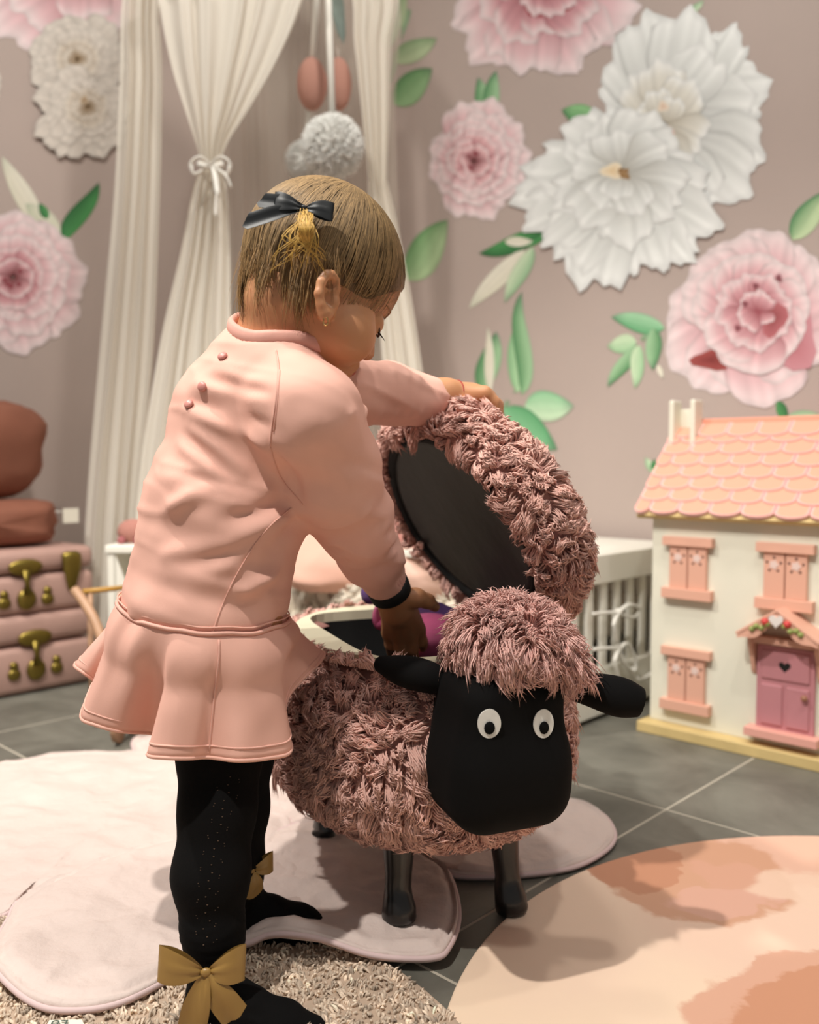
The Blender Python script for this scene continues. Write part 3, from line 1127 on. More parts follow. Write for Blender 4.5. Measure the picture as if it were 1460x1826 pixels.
drape('curtain', [(-300, 330, 380), (-60, 228, 292), (150, 213, 290), (350, 203, 285), (600, 180, 275), (850, 158, 255), (1050, 146, 240), (1120, 142, 236)], 2.32, 4, 0.010, tul, 1)
drape('curtain', [(-300, 380, 480), (-60, 262, 560), (0, 282, 540), (60, 293, 517), (130, 309, 482), (200, 331, 440), (250, 347, 408), (288, 358, 393), (300, 358, 393), (335, 345, 404), (450, 322, 410), (600, 288, 412), (800, 255, 420), (1000, 235, 430), (1110, 228, 436)], 2.22, 5, 0.009, tul, 2)
drape('curtain', [(-300, 470, 540), (-60, 612, 700), (80, 632, 697), (200, 645, 694), (310, 656, 690), (330, 656, 692), (420, 662, 712), (560, 675, 738), (720, 688, 760), (900, 700, 775), (960, 702, 778)], 2.36, 3, 0.008, tul, 3)
drape('inner_curtain', [(-300, 380, 520), (-60, 390, 700), (200, 392, 705), (500, 392, 715), (800, 395, 720), (930, 395, 724)], 2.72, 7, 0.012, tul2, 4)
# tie bow on the gathered curtain
rb = mat('white_ribbon', '#eeebe2', 0.5)
hoop = [at(430, -300, 2.42) + V(math.cos(t) * 0.22, math.sin(t) * 0.22, 0) for t in np.linspace(0, 2 * PI, 40, endpoint=False)]
tube('hoop', hoop, 0.008, rb, can, closed=True, n=8)
tie = empty('tie', at(375, 296, 2.18))
link(tie, can)
band = [at(375 + 20 * math.cos(t), 293 + 3 * math.sin(t), 2.215 - 0.035 * math.sin(t)) for t in np.linspace(0, 2 * PI, 20, endpoint=False)]
tube('band', band, 0.007, rb, tie, closed=True, n=6)
for sgn in (-1, 1):
    lp = spline(np.array([at(375, 295, 2.165), at(375 + sgn * 18, 280, 2.15), at(375 + sgn * 34, 290, 2.15), at(375 + sgn * 30, 310, 2.155), at(375 + sgn * 14, 304, 2.16)]), 6)
    tube('loop', lp, 0.006, rb, tie, n=6, flat=0.5)
tube('tail', spline(np.array([at(380, 297, 2.165), at(386, 330, 2.15), at(385, 387, 2.15)]), 6), 0.007, rb, tie, n=6, flat=0.4)
tube('tail', spline(np.array([at(382, 297, 2.165), at(402, 312, 2.15), at(412, 334, 2.15)]), 6), 0.0065, rb, tie, n=6, flat=0.4)

# hanging ornaments inside the canopy
fe = mat('pink_felt', '#c08f80', 0.95, bump=(120, 0.4, 0.002), sheen=0.3)
for (x0, x1, y0, y1, Y, lab) in ((530, 582, 105, 195, 2.42, 'left felt ball, dusty pink egg shape on a white ribbon in the canopy'), (582, 626, 105, 195, 2.47, 'right felt ball, dusty pink egg shape half behind a ribbon in the canopy')):
    c = at((x0 + x1) / 2, (y0 + y1) / 2, Y)
    e_ = empty('felt_ornament', c, lab, 'ornament', 'felt ornaments hanging in the canopy')
    rx = (x1 - x0) / 2 * Y / FPX
    rz = (y1 - y0) / 2 * Y / FPX
    MB().ball(c, (rx, rx, rz), seg=24, rings=16).build('ball', fe, e_, True)
    top = at((x0 + x1) / 2 + (10 if x0 < 560 else -18), -60, Y)
    tube('ribbon', [c + UP * rz * 0.9, top], 0.006, rb, e_, n=6, flat=0.3, up=(0, 1, 0))
pomm = mat('white_wool', '#eeece4', 0.95, vcol=True, sheen=0.3)
for (cx, cy, r, Y, lab) in ((593, 262, 52, 2.30, 'large fluffy white pom-pom hanging in the canopy above the girl\'s head'), (545, 288, 34, 2.43, 'smaller white pom-pom half behind the large one in the canopy')):
    c = at(cx, cy, Y)
    e_ = empty('pompom_ornament', c, lab, 'ornament', 'white pom-poms hanging in the canopy')
    R_ = r * Y / FPX
    b_ = MB().ball(c, R_ * 0.85, seg=20, rings=12)
    b_.build('core', mat('white_core', '#f2f0ea', 0.95), e_, True)
    dd = nrm_rows(rng.normal(size=(5000, 3)))
    locks('wool', c[None] + dd * R_ * 0.86, dd, R_ * 0.24, R_ * 0.022, pomm, e_, rgb('#f6f5f0'), clump=5, bend=0.3, cvar=0.04)['kind'] = 'stuff'
    tube('ribbon', [c + UP * R_ * 0.8, at(cx - (8 if r > 40 else -20), 0, Y), at(cx - (20 if r > 40 else -24), -150, Y)], 0.009 if r > 40 else 0.007, rb, e_, n=6, flat=0.25, up=(0, 1, 0))
gl = empty('felt_leaf', at(600, 30, 2.44), 'grey-green felt leaf hanging at the top of the canopy', 'ornament')
o = [(585, -40), (588, 10), (600, 55), (612, 78), (616, 60), (614, 10), (606, -40)]
pl = [at(x, y, 2.44 + 0.008 * (i % 2)) for i, (x, y) in enumerate(o)]
mk('blade', pl + [p + V(0, 0.006, 0) for p in pl], [tuple(range(6, -1, -1)), tuple(range(7, 14))] + [(k, (k + 1) % 7, 7 + (k + 1) % 7, 7 + k) for k in range(7)], mat('sage_felt', '#7d8a84', 0.95, var=(30, 0.08)), gl, False)
tube('stalk', [at(595, -30, 2.443), at(592, -120, 2.443)], 0.004, rb, gl, n=6)

# ================================================================== COT
wh = mat('white_lacquer', '#e9e6da', 0.35)
A0, B0 = 1.455, 1.0146          # near corner of the cot along EA / EB
CW, CL, CH = 0.6, 1.22, 0.36
cot = empty('cot', AB(A0 + CW / 2, B0 + CL / 2, 0), 'white slatted low wooden cot with tied ribbons standing behind the plush stool', 'cot')
# right end panel with slats
MB().box(AB(A0 + CW / 2, B0 + 0.014, CH - 0.032), [EA, EB, UP], (CW / 2, 0.014, 0.032), 0.003).build('top_rail', wh, cot)
MB().box(AB(A0 + CW / 2, B0 + 0.014, 0.06), [EA, EB, UP], (CW / 2, 0.014, 0.05), 0.003).build('bottom_rail', wh, cot)
MB().box(AB(A0 + CW / 2, B0 + 0.2, CH - 0.008), [EA, EB, UP], (CW / 2, 0.18, 0.008), 0.003).build('top_board', wh, cot)
for a in (A0 + 0.02, A0 + CW - 0.02):
    for b in (B0 + 0.02, B0 + CL - 0.02):
        MB().box(AB(a, b, CH / 2 + 0.0015), [EA, EB, UP], (0.0215, 0.0215, CH / 2 + 0.0015), 0.003).build('post', wh, cot)
sm_ = None
for k in range(9):
    if sm_ is None:
        o = MB().box(V(0, 0, 0), [EA, EB, UP], (0.012, 0.006, 0.1), 0.003).build('slat', wh)
        sm_ = o.data
    else:
        o = bpy.data.objects.new('slat', sm_)
        COL.objects.link(o)
    o.location = tuple(AB(A0 + 0.075 + k * 0.057, B0 + 0.014, 0.205))
    link(o, cot)
MB().box(AB(A0 + CW - 0.012, B0 + CL / 2, CH - 0.03), [EA, EB, UP], (0.012, CL / 2, 0.03), 0.003).build('back_rail', wh, cot)
MB().box(AB(A0 + CW - 0.012, B0 + CL / 2, 0.16), [EA, EB, UP], (0.008, CL / 2 - 0.04, 0.12), 0.003).build('back_panel', wh, cot)
MB().box(AB(A0 + CW / 2, B0 + CL - 0.014, 0.18), [EA, EB, UP], (CW / 2 - 0.04, 0.012, 0.17), 0.003).build('end_panel', wh, cot)
MB().box(AB(A0 + 0.016, B0 + CL / 2, 0.08), [EA, EB, UP], (0.014, CL / 2 - 0.04, 0.06), 0.003).build('front_rail', wh, cot)
# ribbons tied on the slats


def onslat(px, py, off=0.0):
    d = ray(px, py)
    return V(0, 0, CAMH) + d * ((B0 - off) / (d @ EB))


for c, (lx, ly) in (((1102, 1092), (36, -8)), ((1104, 1155), (30, 25))):
    t_ = empty('ribbon_tie', onslat(c[0], c[1]))
    link(t_, cot)
    MB().ball(onslat(c[0], c[1], 0.008), 0.009).build('knot', rb, t_, True)
    tube('loop', spline(np.array([onslat(c[0], c[1], 0.01), onslat(c[0] + lx * 0.5, c[1] + ly * 0.2 - 12, 0.016), onslat(c[0] + lx, c[1] + ly, 0.02), onslat(c[0] + lx * 0.8, c[1] + ly + 16, 0.016), onslat(c[0] + lx * 0.25, c[1] + ly * 0.6 + 10, 0.012), onslat(c[0], c[1], 0.01)]), 6), 0.0055, rb, t_, n=6, flat=0.6)
    tube('tail', spline(np.array([onslat(c[0], c[1], 0.01), onslat(c[0] - 8, c[1] + 22, 0.016), onslat(c[0] - 2, c[1] + 52, 0.014)]), 6), 0.005, rb, t_, n=6, flat=0.6)
    tube('tail', spline(np.array([onslat(c[0] - 46, c[1] + 3, 0.006), onslat(c[0] - 25, c[1] + 1, 0.008), onslat(c[0], c[1], 0.01)]), 6), 0.004, rb, t_, n=6)
t_ = empty('ribbon_tie', onslat(1145, 1215))
link(t_, cot)
MB().ball(onslat(1135, 1212, 0.008), 0.008).build('knot', rb, t_, True)
tube('tail', spline(np.array([onslat(1128, 1190, 0.01), onslat(1135, 1213, 0.012), onslat(1165, 1200, 0.012)]), 6), 0.005, rb, t_, n=6)
# bedding
MB().box(AB(A0 + CW / 2, B0 + CL / 2 + 0.02, 0.185), [EA, EB, UP], (CW / 2 - 0.03, CL / 2 - 0.06, 0.045), 0.02).build('mattress', mat('mattress_cloth', '#e6ddcf', 0.9), None, True)
tag(bpy.data.objects['mattress'], 'cream mattress lying inside the white cot', 'mattress')


def cushion(name, c, ax, h, m, label, cat, seed=0, parent=None, piping=None, ex=0.5):
    vs, fs = [], []
    nu, nv = 40, 20
    for i in range(nv + 1):
        t = -PI / 2 + PI * i / nv
        for k in range(nu):
            a = 2 * PI * k / nu
            sg = lambda x, e_: math.copysign(abs(x) ** e_, x)
            x = sg(math.cos(a), ex) * abs(math.cos(t)) ** 0.45
            y = sg(math.sin(a), ex) * abs(math.cos(t)) ** 0.45
            z = math.sin(t) * (1 - 0.55 * (abs(x) ** 3 + abs(y) ** 3) / 2)
            vs.append([x, y, z])
    vs = np.array(vs)
    w = vnoise(vs * 2.2 + seed, seed) * 0.08 + vnoise(vs * 5 + seed, seed + 1) * 0.035
    vs = vs * (1 + w[:, None])
    P_ = np.asarray(c)[None] + vs[:, :1] * h[0] * ax[0] + vs[:, 1:2] * h[1] * ax[1] + vs[:, 2:] * h[2] * ax[2]
    for i in range(nv):
        for k in range(nu):
            k2 = (k + 1) % nu
            fs.append((i * nu + k, i * nu + k2, (i + 1) * nu + k2, (i + 1) * nu + k))
    return tag(mk(name, P_, fs, m, parent), label, cat)


pk_c = mat('pink_cotton', '#dcae9b', 0.9, var=(8, 0.05), bump=(60, 0.25, 0.002))
nn = nrm(V(0.15, -0.75, 0.62))
sx = nrm(V(1, 0.25, 0))
cushion('pillow', at(600, 985, 2.25), [sx, nrm(np.cross(nn, sx)), nn], (0.14, 0.11, 0.05), pk_c, 'plain peach pink pillow in the cot seen between the girl\'s arm and dress', 'pillow', 2)
cushion('pillow', at(725, 935, 2.42), [sx, nrm(np.cross(nn, sx)), nn], (0.11, 0.09, 0.05), mat('rose_cotton', '#c58a80', 0.9, var=(8, 0.08)), 'rose pink pillow at the back of the cot beside the raised lid', 'pillow', 3)
cushion('crumpled_blanket', at(765, 1030, 2.12), [nrm(V(1, .3, -.3)), nrm(V(-.3, 1, 0)), nrm(V(.2, 0, 1))], (0.12, 0.12, 0.06), mat('blush_cotton', '#dfb9a8', 0.9, var=(10, 0.08)), 'crumpled blush blanket in the cot left of the raised lid', 'blanket', 8, ex=0.8)
# fleecy throw along the open front of the cot
th_ = empty('fleece_throw', AB(A0 + 0.05, B0 + 0.5, 0.2), 'cream fleece throw lying along the open front edge of the cot', 'blanket')
g = Grid(AB(A0 - 0.1, B0 - 0.1, 0.1) - V(1.3, 0.3, 0.1), AB(A0 + 0.3, B0 + 0.2, 0.4) + V(0.2, 1.1, 0.1), 0.014)
pts = [AB(A0 + 0.07 + 0.02 * math.sin(k * 1.3), B0 + 0.12 + k * 0.1, 0.215 + 0.012 * math.sin(k * 2.1)) for k in range(10)]
g.chain([(p, 0.045) for p in pts], 0.02)
g.chain([(p + EA * -0.07 + UP * -0.06, 0.03) for p in pts], 0.03)
v, q = gmesh(g, 2)
mk('cloth', v, q, mat('cream_fleece', '#ddd2c0', 0.95, bump=(70, 0.6, 0.006)), th_)
P, N = sample_mesh(v, q, 5000)
locks('fleece', P, N, 0.02, 0.004, mat('fleece_wool', '#dccfbd', 0.95, vcol=True), th_, rgb('#e2d8c8'), clump=6, cvar=0.05)['kind'] = 'stuff'

# white open box with a pink toy behind the girl's back
bc = at(232, 1040, 2.04)
bx0 = V(bc[0] + 0.09, 2.10, 0)
tb_ = empty('toy_box', bx0, 'white open-sided box standing behind the girl\'s back', 'box')
hx = 0.12
tz = at(220, 972, 2.02)[2]
for sx_, n_ in ((-1, 'side_panel'), (1, 'side_panel')):
    MB().box(bx0 + V(sx_ * hx, 0, tz / 2), np.eye(3), (0.008, 0.1, tz / 2), 0.002).build(n_, wh, tb_)
MB().box(bx0 + V(0, 0, tz - 0.008), np.eye(3), (hx + 0.012, 0.104, 0.009), 0.003).build('top_board', wh, tb_)
MB().box(bx0 + V(0, 0, tz * 0.45), np.eye(3), (hx, 0.1, 0.008), 0.002).build('shelf', wh, tb_)
MB().box(bx0 + V(0, 0.096, tz / 2), np.eye(3), (hx, 0.004, tz / 2), 0.001).build('back_panel', wh, tb_)
poly = [(-hx, 0.02), (-hx, tz - 0.03), (hx * 0.9, 0.02)]
MB().prism([(-hx + 0.01, 0.01), (-hx + 0.01, tz - 0.02), (-hx + 0.13, 0.01)], bx0 + V(0, -0.1, 0), V(1, 0, 0), UP, V(0, 1, 0), 0.008).build('brace', wh, tb_)
ty = empty('plush_toy', at(245, 955, 2.06), 'dusty pink soft toy lying on the white box behind the girl', 'toy')
tpm = mat('toy_pink', '#a87468', 0.95, var=(25, 0.12))
tp = at(237, 953, 2.07)
mb = MB()
mb.ball(tp + UP * 0.006, (0.036, 0.03, 0.03), seg=16, rings=10)
mb.ball(tp + V(0.045, 0.02, 0.022), (0.034, 0.03, 0.034), seg=16, rings=10)
mb.build('body', tpm, ty, True)
MB().ball(tp + V(-0.018, -0.028, -0.012), 0.01).build('paw', mat('toy_rose', '#9a5a5c', 0.9), ty, True)
MB().ball(tp + V(0.02, -0.03, -0.012), 0.01).build('paw', mat('toy_rose', '#9a5a5c', 0.9), ty, True)

# ================================================================== DOLLHOUSE
HW = -EB                         # runs right along the facade
HN = -EA                         # facade normal
H0 = fl(1158, 1299)
H0 = V(H0[0], H0[1], 0)
HA = H0 @ EA
HWID, HDEP, HEAVE, HRIDGE = 0.58, 0.30, 0.462, 0.640
hs = empty('dollhouse', H0 + HW * HWID / 2 + EA * HDEP / 2, 'cream wooden dollhouse with pink scalloped roof, shutters and door', 'dollhouse')
hcream = mat('house_cream', '#dfdccb', 0.45)
hpink = mat('house_pink', '#dba892', 0.5)
hroof = mat('roof_salmon', '#ec9f86', 0.55)
hlip = mat('roof_lip', '#f0bdb8', 0.5)
hdoor = mat('door_mauve', '#bd8086', 0.5)
hwood = mat('pale_wood', '#cdb47c', 0.55, var=(20, 0.08))
hdark = mat('hole_shade', '#120c0a', 0.9)


def fac(px, py, off=0.0):
    """point on the facade plane under a pixel -> (u along facade, z)"""
    d = ray(px, py)
    p = V(0, 0, CAMH) + d * ((HA - off) / (d @ EA))
    return (p - H0) @ HW, p[2]


def HP(u, z, n=0.0):
    return H0 + HW * u + UP * z + HN * n


HAX = [HW, HN, UP]
PB = 0.022
MB().box(HP(HWID / 2, PB / 2, -HDEP / 2 + 0.012), HAX, (HWID / 2 + 0.012, HDEP / 2 + 0.022, PB / 2), 0.002).build('plinth', hwood, hs)
mb = MB()
mb.box(HP(HWID / 2, (PB + HEAVE) / 2, -0.006), HAX, (HWID / 2, 0.006, (HEAVE - PB) / 2), 0.0015)
body = mb.build('front_wall', hcream, hs)
for u in (0.006, HWID - 0.006):
    mb = MB()
    mb.prism([(-0.012, PB), (-0.012, HEAVE), (-HDEP / 2, HRIDGE - 0.012), (-HDEP, HEAVE), (-HDEP, PB)], HP(u - 0.006, 0), HN, UP, HW, 0.012)
    mb.build('side_wall', hcream, hs)
MB().box(HP(HWID / 2, (PB + HEAVE) / 2, -HDEP + 0.006), HAX, (HWID / 2 - 0.012, 0.006, (HEAVE - PB) / 2)).build('back_wall', hcream, hs)
# roof
roof = empty('roof', HP(HWID / 2, HRIDGE, -HDEP / 2))
link(roof, hs)
OV, OVF = 0.022, 0.03
el, rl = HP(0, HEAVE - 0.012, OVF), HP(0, HRIDGE, -HDEP / 2)
sl = rl - el
SLEN = np.linalg.norm(sl)
sd = sl / SLEN
sn = nrm(np.cross(HW, sd))
sn = sn if sn[2] > 0 else -sn
for sgn, nm in ((1, 'roof_board'), (-1, 'roof_board')):
    e0 = el if sgn == 1 else HP(0, HEAVE - 0.012, -HDEP - OVF)
    s2 = nrm(rl - e0)
    n2 = nrm(np.cross(HW, s2))
    n2 = n2 if n2[2] > 0 else -n2
    MB().box((e0 + rl) / 2 + HW * HWID / 2 - n2 * 0.006, [HW, s2, n2], (HWID / 2 + OV, SLEN / 2, 0.005)).build(nm, hwood if sgn == 1 else hroof, roof)
NR = 8
TW = 0.0635
rowh = SLEN / NR
shm = None
pts = [(-TW / 2 + 0.0006, rowh * 1.5), (TW / 2 - 0.0006, rowh * 1.5), (TW / 2 - 0.0006, rowh * 0.30)] + [((TW / 2 - 0.0006) * math.cos(t), rowh * 0.30 - (rowh * 0.42) * math.sin(t)) for t in np.linspace(0.2, PI - 0.2, 9)] + [(-TW / 2 + 0.0006, rowh * 0.30)]


def shingle_mesh(pts):
    n = len(pts)
    P_ = np.array(pts)
    inn = P_.copy()
    c = V(0, rowh * 0.8)
    inn = c + (P_ - c) * 0.86
    zt = lambda y: 0.0075 - 0.0042 * min(1, max(0, y / (rowh * 1.5)))
    vs = [(p[0], p[1], 0.0) for p in P_] + [(p[0], p[1], zt(p[1]) - 0.001) for p in P_] + [((p[0] * 0.6 + q[0] * 0.4), (p[1] * 0.6 + q[1] * 0.4), zt(p[1]) + 0.0012) for p, q in zip(P_, inn)] + [(p[0], p[1], zt(p[1]) - 0.0006) for p in inn]
    fs, mi = [], []
    for r in range(3):
        for k in range(n):
            k2 = (k + 1) % n
            fs.append((r * n + k, r * n + k2, (r + 1) * n + k2, (r + 1) * n + k))
            mi.append(0 if P_[k][1] > rowh * 0.35 and P_[k2][1] > rowh * 0.35 else 1)
    fs.append(tuple(range(3 * n, 4 * n)))
    mi.append(0)
    return vs, fs, mi


vs, fs, mi = shingle_mesh(pts[::-1])
halfm = {}
for r in range(NR):
    ncol = 9 if r % 2 == 0 else 10
    for k in range(ncol):
        u = HWID / 2 + (k - (ncol - 1) / 2) * TW
        if shm is None:
            w = [HW * p[0] + sd * p[1] + sn * p[2] for p in vs]
            o = mk('shingle', w, fs, [hroof, hlip], None, False, mi=mi)
            shm = o.data
        else:
            o = bpy.data.objects.new('shingle', shm)
            COL.objects.link(o)
        o.location = tuple(el + HW * u + sd * (r * rowh + 0.004) + sn * (0.0005 + 0.0))
        if r % 2 == 0 and k in (0, ncol - 1):
            sg_ = -1 if k == 0 else 1
            if halfm.get(sg_) is None:
                halfm[sg_] = mk('half_shingle', [HW * (p[0] * 0.5) + sd * p[1] + sn * p[2] for p in vs], fs, [hroof, hlip], None, False, mi=mi)
                ho = halfm[sg_]
            else:
                ho = bpy.data.objects.new('half_shingle', halfm[sg_].data)
                COL.objects.link(ho)
            ho.location = tuple(el + HW * (u + sg_ * 0.75 * TW) + sd * (r * rowh + (0.004 if r < NR - 1 else -0.012)) + sn * 0.001)
            link(ho, roof)
        if r == NR - 1:
            o.scale = (1, 1, 1)
            o.location = tuple(el + HW * u + sd * (r * rowh - 0.012) + sn * 0.002)
        link(o, roof)
MB().box(rl + HW * HWID / 2 + UP * 0.004, [HW, HN, UP], (HWID / 2 + OV, 0.008, 0.006), 0.002).build('ridge', hroof, roof)
# chimney
ch = empty('chimney', HP(0.05, HRIDGE, -0.12))
link(ch, hs)
dch = ray(1222, 770)
cpnt = V(0, 0, CAMH) + dch * ((HA + HDEP / 2 - 0.03) / (dch @ EA))
cu = (cpnt - H0) @ HW
for du in (-0.024, 0.024):
    MB().box(HP(cu + du, HRIDGE - 0.012, -HDEP / 2 + 0.03), HAX, (0.006, 0.02, 0.062), 0.004).build('chimney_side', hcream, ch)
MB().box(HP(cu, HRIDGE - 0.02, -HDEP / 2 + 0.012), HAX, (0.022, 0.004, 0.052), 0.001).build('chimney_panel', hcream, ch)
# windows


def house_window(u0, u1, zt, zb, hdr, sill):
    w = empty('window', HP((u0 + u1) / 2, (zt + zb) / 2, 0.005))
    link(w, hs)
    MB().box(HP((u0 + u1) / 2, zt - hdr / 2, 0.008), HAX, ((u1 - u0) / 2, 0.008, hdr / 2), 0.001).build('lintel', hpink, w)
    MB().box(HP((u0 + u1) / 2, zb + sill / 2, 0.009), HAX, ((u1 - u0) / 2, 0.009, sill / 2), 0.001).build('sill', hpink, w)
    i0, i1 = u0 + (u1 - u0) * 0.13, u1 - (u1 - u0) * 0.13
    um = (i0 + i1) / 2
    z0, z1 = zb + sill, zt - hdr
    for a, b, s_ in ((i0, um - 0.0012, -1), (um + 0.0012, i1, 1)):
        sh = MB().box(HP((a + b) / 2, (z0 + z1) / 2, 0.005), HAX, ((b - a) / 2, 0.005, (z1 - z0) / 2), 0.001).build('shutter', hpink, w)
        fc = ((a + b) / 2, z1 - (z1 - z0) * 0.27)
        rr = (b - a) * 0.2
        k = [(math.cos(t) * rr * (1 + 0.2 * math.cos(5 * t)), math.sin(t) * rr * (1 + 0.2 * math.cos(5 * t))) for t in np.linspace(0, 2 * PI, 30, endpoint=False)]
        mb = MB()
        mb.prism(k, HP(fc[0], fc[1], 0.0098), HW, UP, HN, 0.0012)
        for t in np.linspace(0.3, 2 * PI + 0.3, 5, endpoint=False):
            pc = (fc[0] + rr * 1.75 * math.cos(t), fc[1] + rr * 1.75 * math.sin(t))
            if a < pc[0] < b:
                mb.prism([(math.cos(x) * rr * .33, math.sin(x) * rr * .33) for x in np.linspace(0, 2 * PI, 8, endpoint=False)], HP(pc[0], pc[1], 0.0098), HW, UP, HN, 0.0008, mi=1)
        mb.build('flower_cutout', [mat('cutout_pale', '#dcc3ba', 0.6), mat('cutout_dark', '#5e3a34', 0.9)], sh)
    return w


ua, za = fac(1187, 955)
ub, _ = fac(1275, 961)
_, zb = fac(1186, 1063)
wd = ub - ua
house_window(ua, ub, za, zb, 0.018, 0.021)
uc, zc = fac(1353, 965)
ud, _ = fac(1457, 972)
house_window(uc, ud, za, zb, 0.018, 0.021)
_, zl = fac(1187, 1149)
_, zlb = fac(1187, 1260)
house_window(ua, ub, zl, zlb, 0.018, 0.021)
um_ = (uc + ud) / 2
house_window(2 * um_ - ub, 2 * um_ - ua, za, zb, 0.018, 0.021)
house_window(2 * um_ - ub, 2 * um_ - ua, zl, zlb, 0.018, 0.021)
# door
dr = empty('door', HP(um_, 0.1, 0.006))
link(dr, hs)
d0, ztop = fac(1353, 1147)
d1, _ = fac(1457, 1160)
zbot = fac(1353, 1293)[1]
dc, dh = (d0 + d1) / 2, (d1 - d0) / 2
MB().box(HP(dc, (ztop + zbot) / 2, 0.004), HAX, (dh, 0.004, (ztop - zbot) / 2), 0.001).build('door_leaf', hdoor, dr)
HH = ztop - zbot
for (x0, x1, y0, y1) in ((-0.84, 0.84, 0.60, 0.955), (-0.84, -0.06, 0.05, 0.54), (0.06, 0.84, 0.05, 0.54)):
    MB().box(HP(dc + dh * (x0 + x1) / 2, zbot + HH * (y0 + y1) / 2, 0.008), HAX, (dh * (x1 - x0) / 2, 0.0035, HH * (y1 - y0) / 2), 0.003).build('door_panel', hdoor, dr)
t = np.linspace(0, 2 * PI, 28, endpoint=False)
hr = [(16 * math.sin(a) ** 3 * dh * 0.013, (13 * math.cos(a) - 5 * math.cos(2 * a) - 2 * math.cos(3 * a) - math.cos(4 * a)) * dh * 0.013) for a in t]
MB().prism(hr, HP(dc, zbot + HH * 0.775, 0.0112), HW, UP, HN, 0.0006).build('heart_hole_shade', hdark, dr)  # thin dark plate painted as the shade inside a heart-shaped hole
MB().ball(HP(dc + dh * 0.72, zbot + HH * 0.45, 0.018), 0.006).build('knob', mat('knob_brown', '#9a6a50', 0.4), dr, True)
s0 = fac(1337, 1293)[0]
MB().box(HP(dc, zbot - 0.007, 0.016), HAX, (dc - s0, 0.016, 0.008), 0.001).build('doorstep', mat('step_pink', '#e0a496', 0.5), hs)
# porch canopy
po = empty('porch', HP(dc, ztop + 0.02, 0.02))
link(po, hs)
pw = dc - fac(1316, 1130, 0.05)[0]
pz0, pz1 = fac(1316, 1129, 0.05)[1], fac(1397, 1092, 0.05)[1]
for s_ in (-1, 1):
    e_ = HP(dc + s_ * pw, pz0, 0)
    r_ = HP(dc, pz1, 0)
    ax0 = nrm(r_ - e_)
    n_ = nrm(np.cross(ax0, HN))
    n_ = n_ if n_[2] > 0 else -n_
    MB().box((e_ + r_) / 2 + HN * 0.028, [ax0, HN, n_], (np.linalg.norm(r_ - e_) / 2 + 0.002, 0.028, 0.0045), 0.001).build('porch_roof', hpink, po)
    # curved barge board
    k = []
    for i in range(9):
        t_ = i / 8
        k.append((s_ * pw * (1 - t_), pz0 + (pz1 - pz0) * t_))
    lo = []
    for i in range(9):
        t_ = 1 - i / 8
        lo.append((s_ * pw * (1 - t_), pz0 + (pz1 - pz0) * t_ - 0.008 - 0.014 * math.sin(PI * t_) ** 2 - 0.008 * t_))
    MB().prism(k + lo, HP(dc, 0, 0.05), HW, UP, HN, 0.006).build('barge_board', hpink, po)
    # bracket
    bk = [(0, 0), (0.030, 0), (0.028, -0.018), (0.018, -0.04), (0.008, -0.07), (0.003, -0.078), (0, -0.078)]
    MB().prism(bk, HP(dc + s_ * (pw - 0.012) - 0.003, pz0 - 0.004, 0), HN, UP, HW, 0.008).build('bracket', hpink, po)
MB().box(HP(dc, ztop + 0.012, 0.014), HAX, (dh * 1.06, 0.012, 0.007), 0.002).build('door_lintel', hpink, po)
em = MB()
em.prism([(16 * math.sin(a) ** 3 * 0.0008, (13 * math.cos(a) - 5 * math.cos(2 * a) - 2 * math.cos(3 * a) - math.cos(4 * a)) * 0.0008) for a in t], HP(dc, pz1 - 0.016, 0.056), HW, UP, HN, 0.004)
em.build('heart_emblem', mat('emblem_white', '#ddd6d0', 0.5), po)
for s_ in (-1, 1):
    q0 = HP(dc + s_ * 0.024, pz1 - 0.024, 0.058)
    MB().ball(q0 + UP * 0.004 - HW * s_ * 0.004, (0.007, 0.007, 0.007)).build('rosebud', mat('bud_red', '#c8403c', 0.5), po, True)
    for dx, dz in ((0.012, -0.006), (0.002, -0.008), (0.02, -0.012), (-0.008, 0.0)):
        MB().ball(q0 + HW * s_ * dx + UP * dz, (0.006, 0.004, 0.005)).build('leaf', mat('leaf_green', '#8f9a56', 0.6), po, True)

# ================================================================== LEFT PILE
cs0 = fl(0, 1248)
cpk = mat('case_pink', '#b28f84', 0.45, var=(14, 0.05))
gold = mat('brass', '#857336', 0.4, metal=0.9)
CB = cs0 @ EB                      # facade of the cases faces -EB


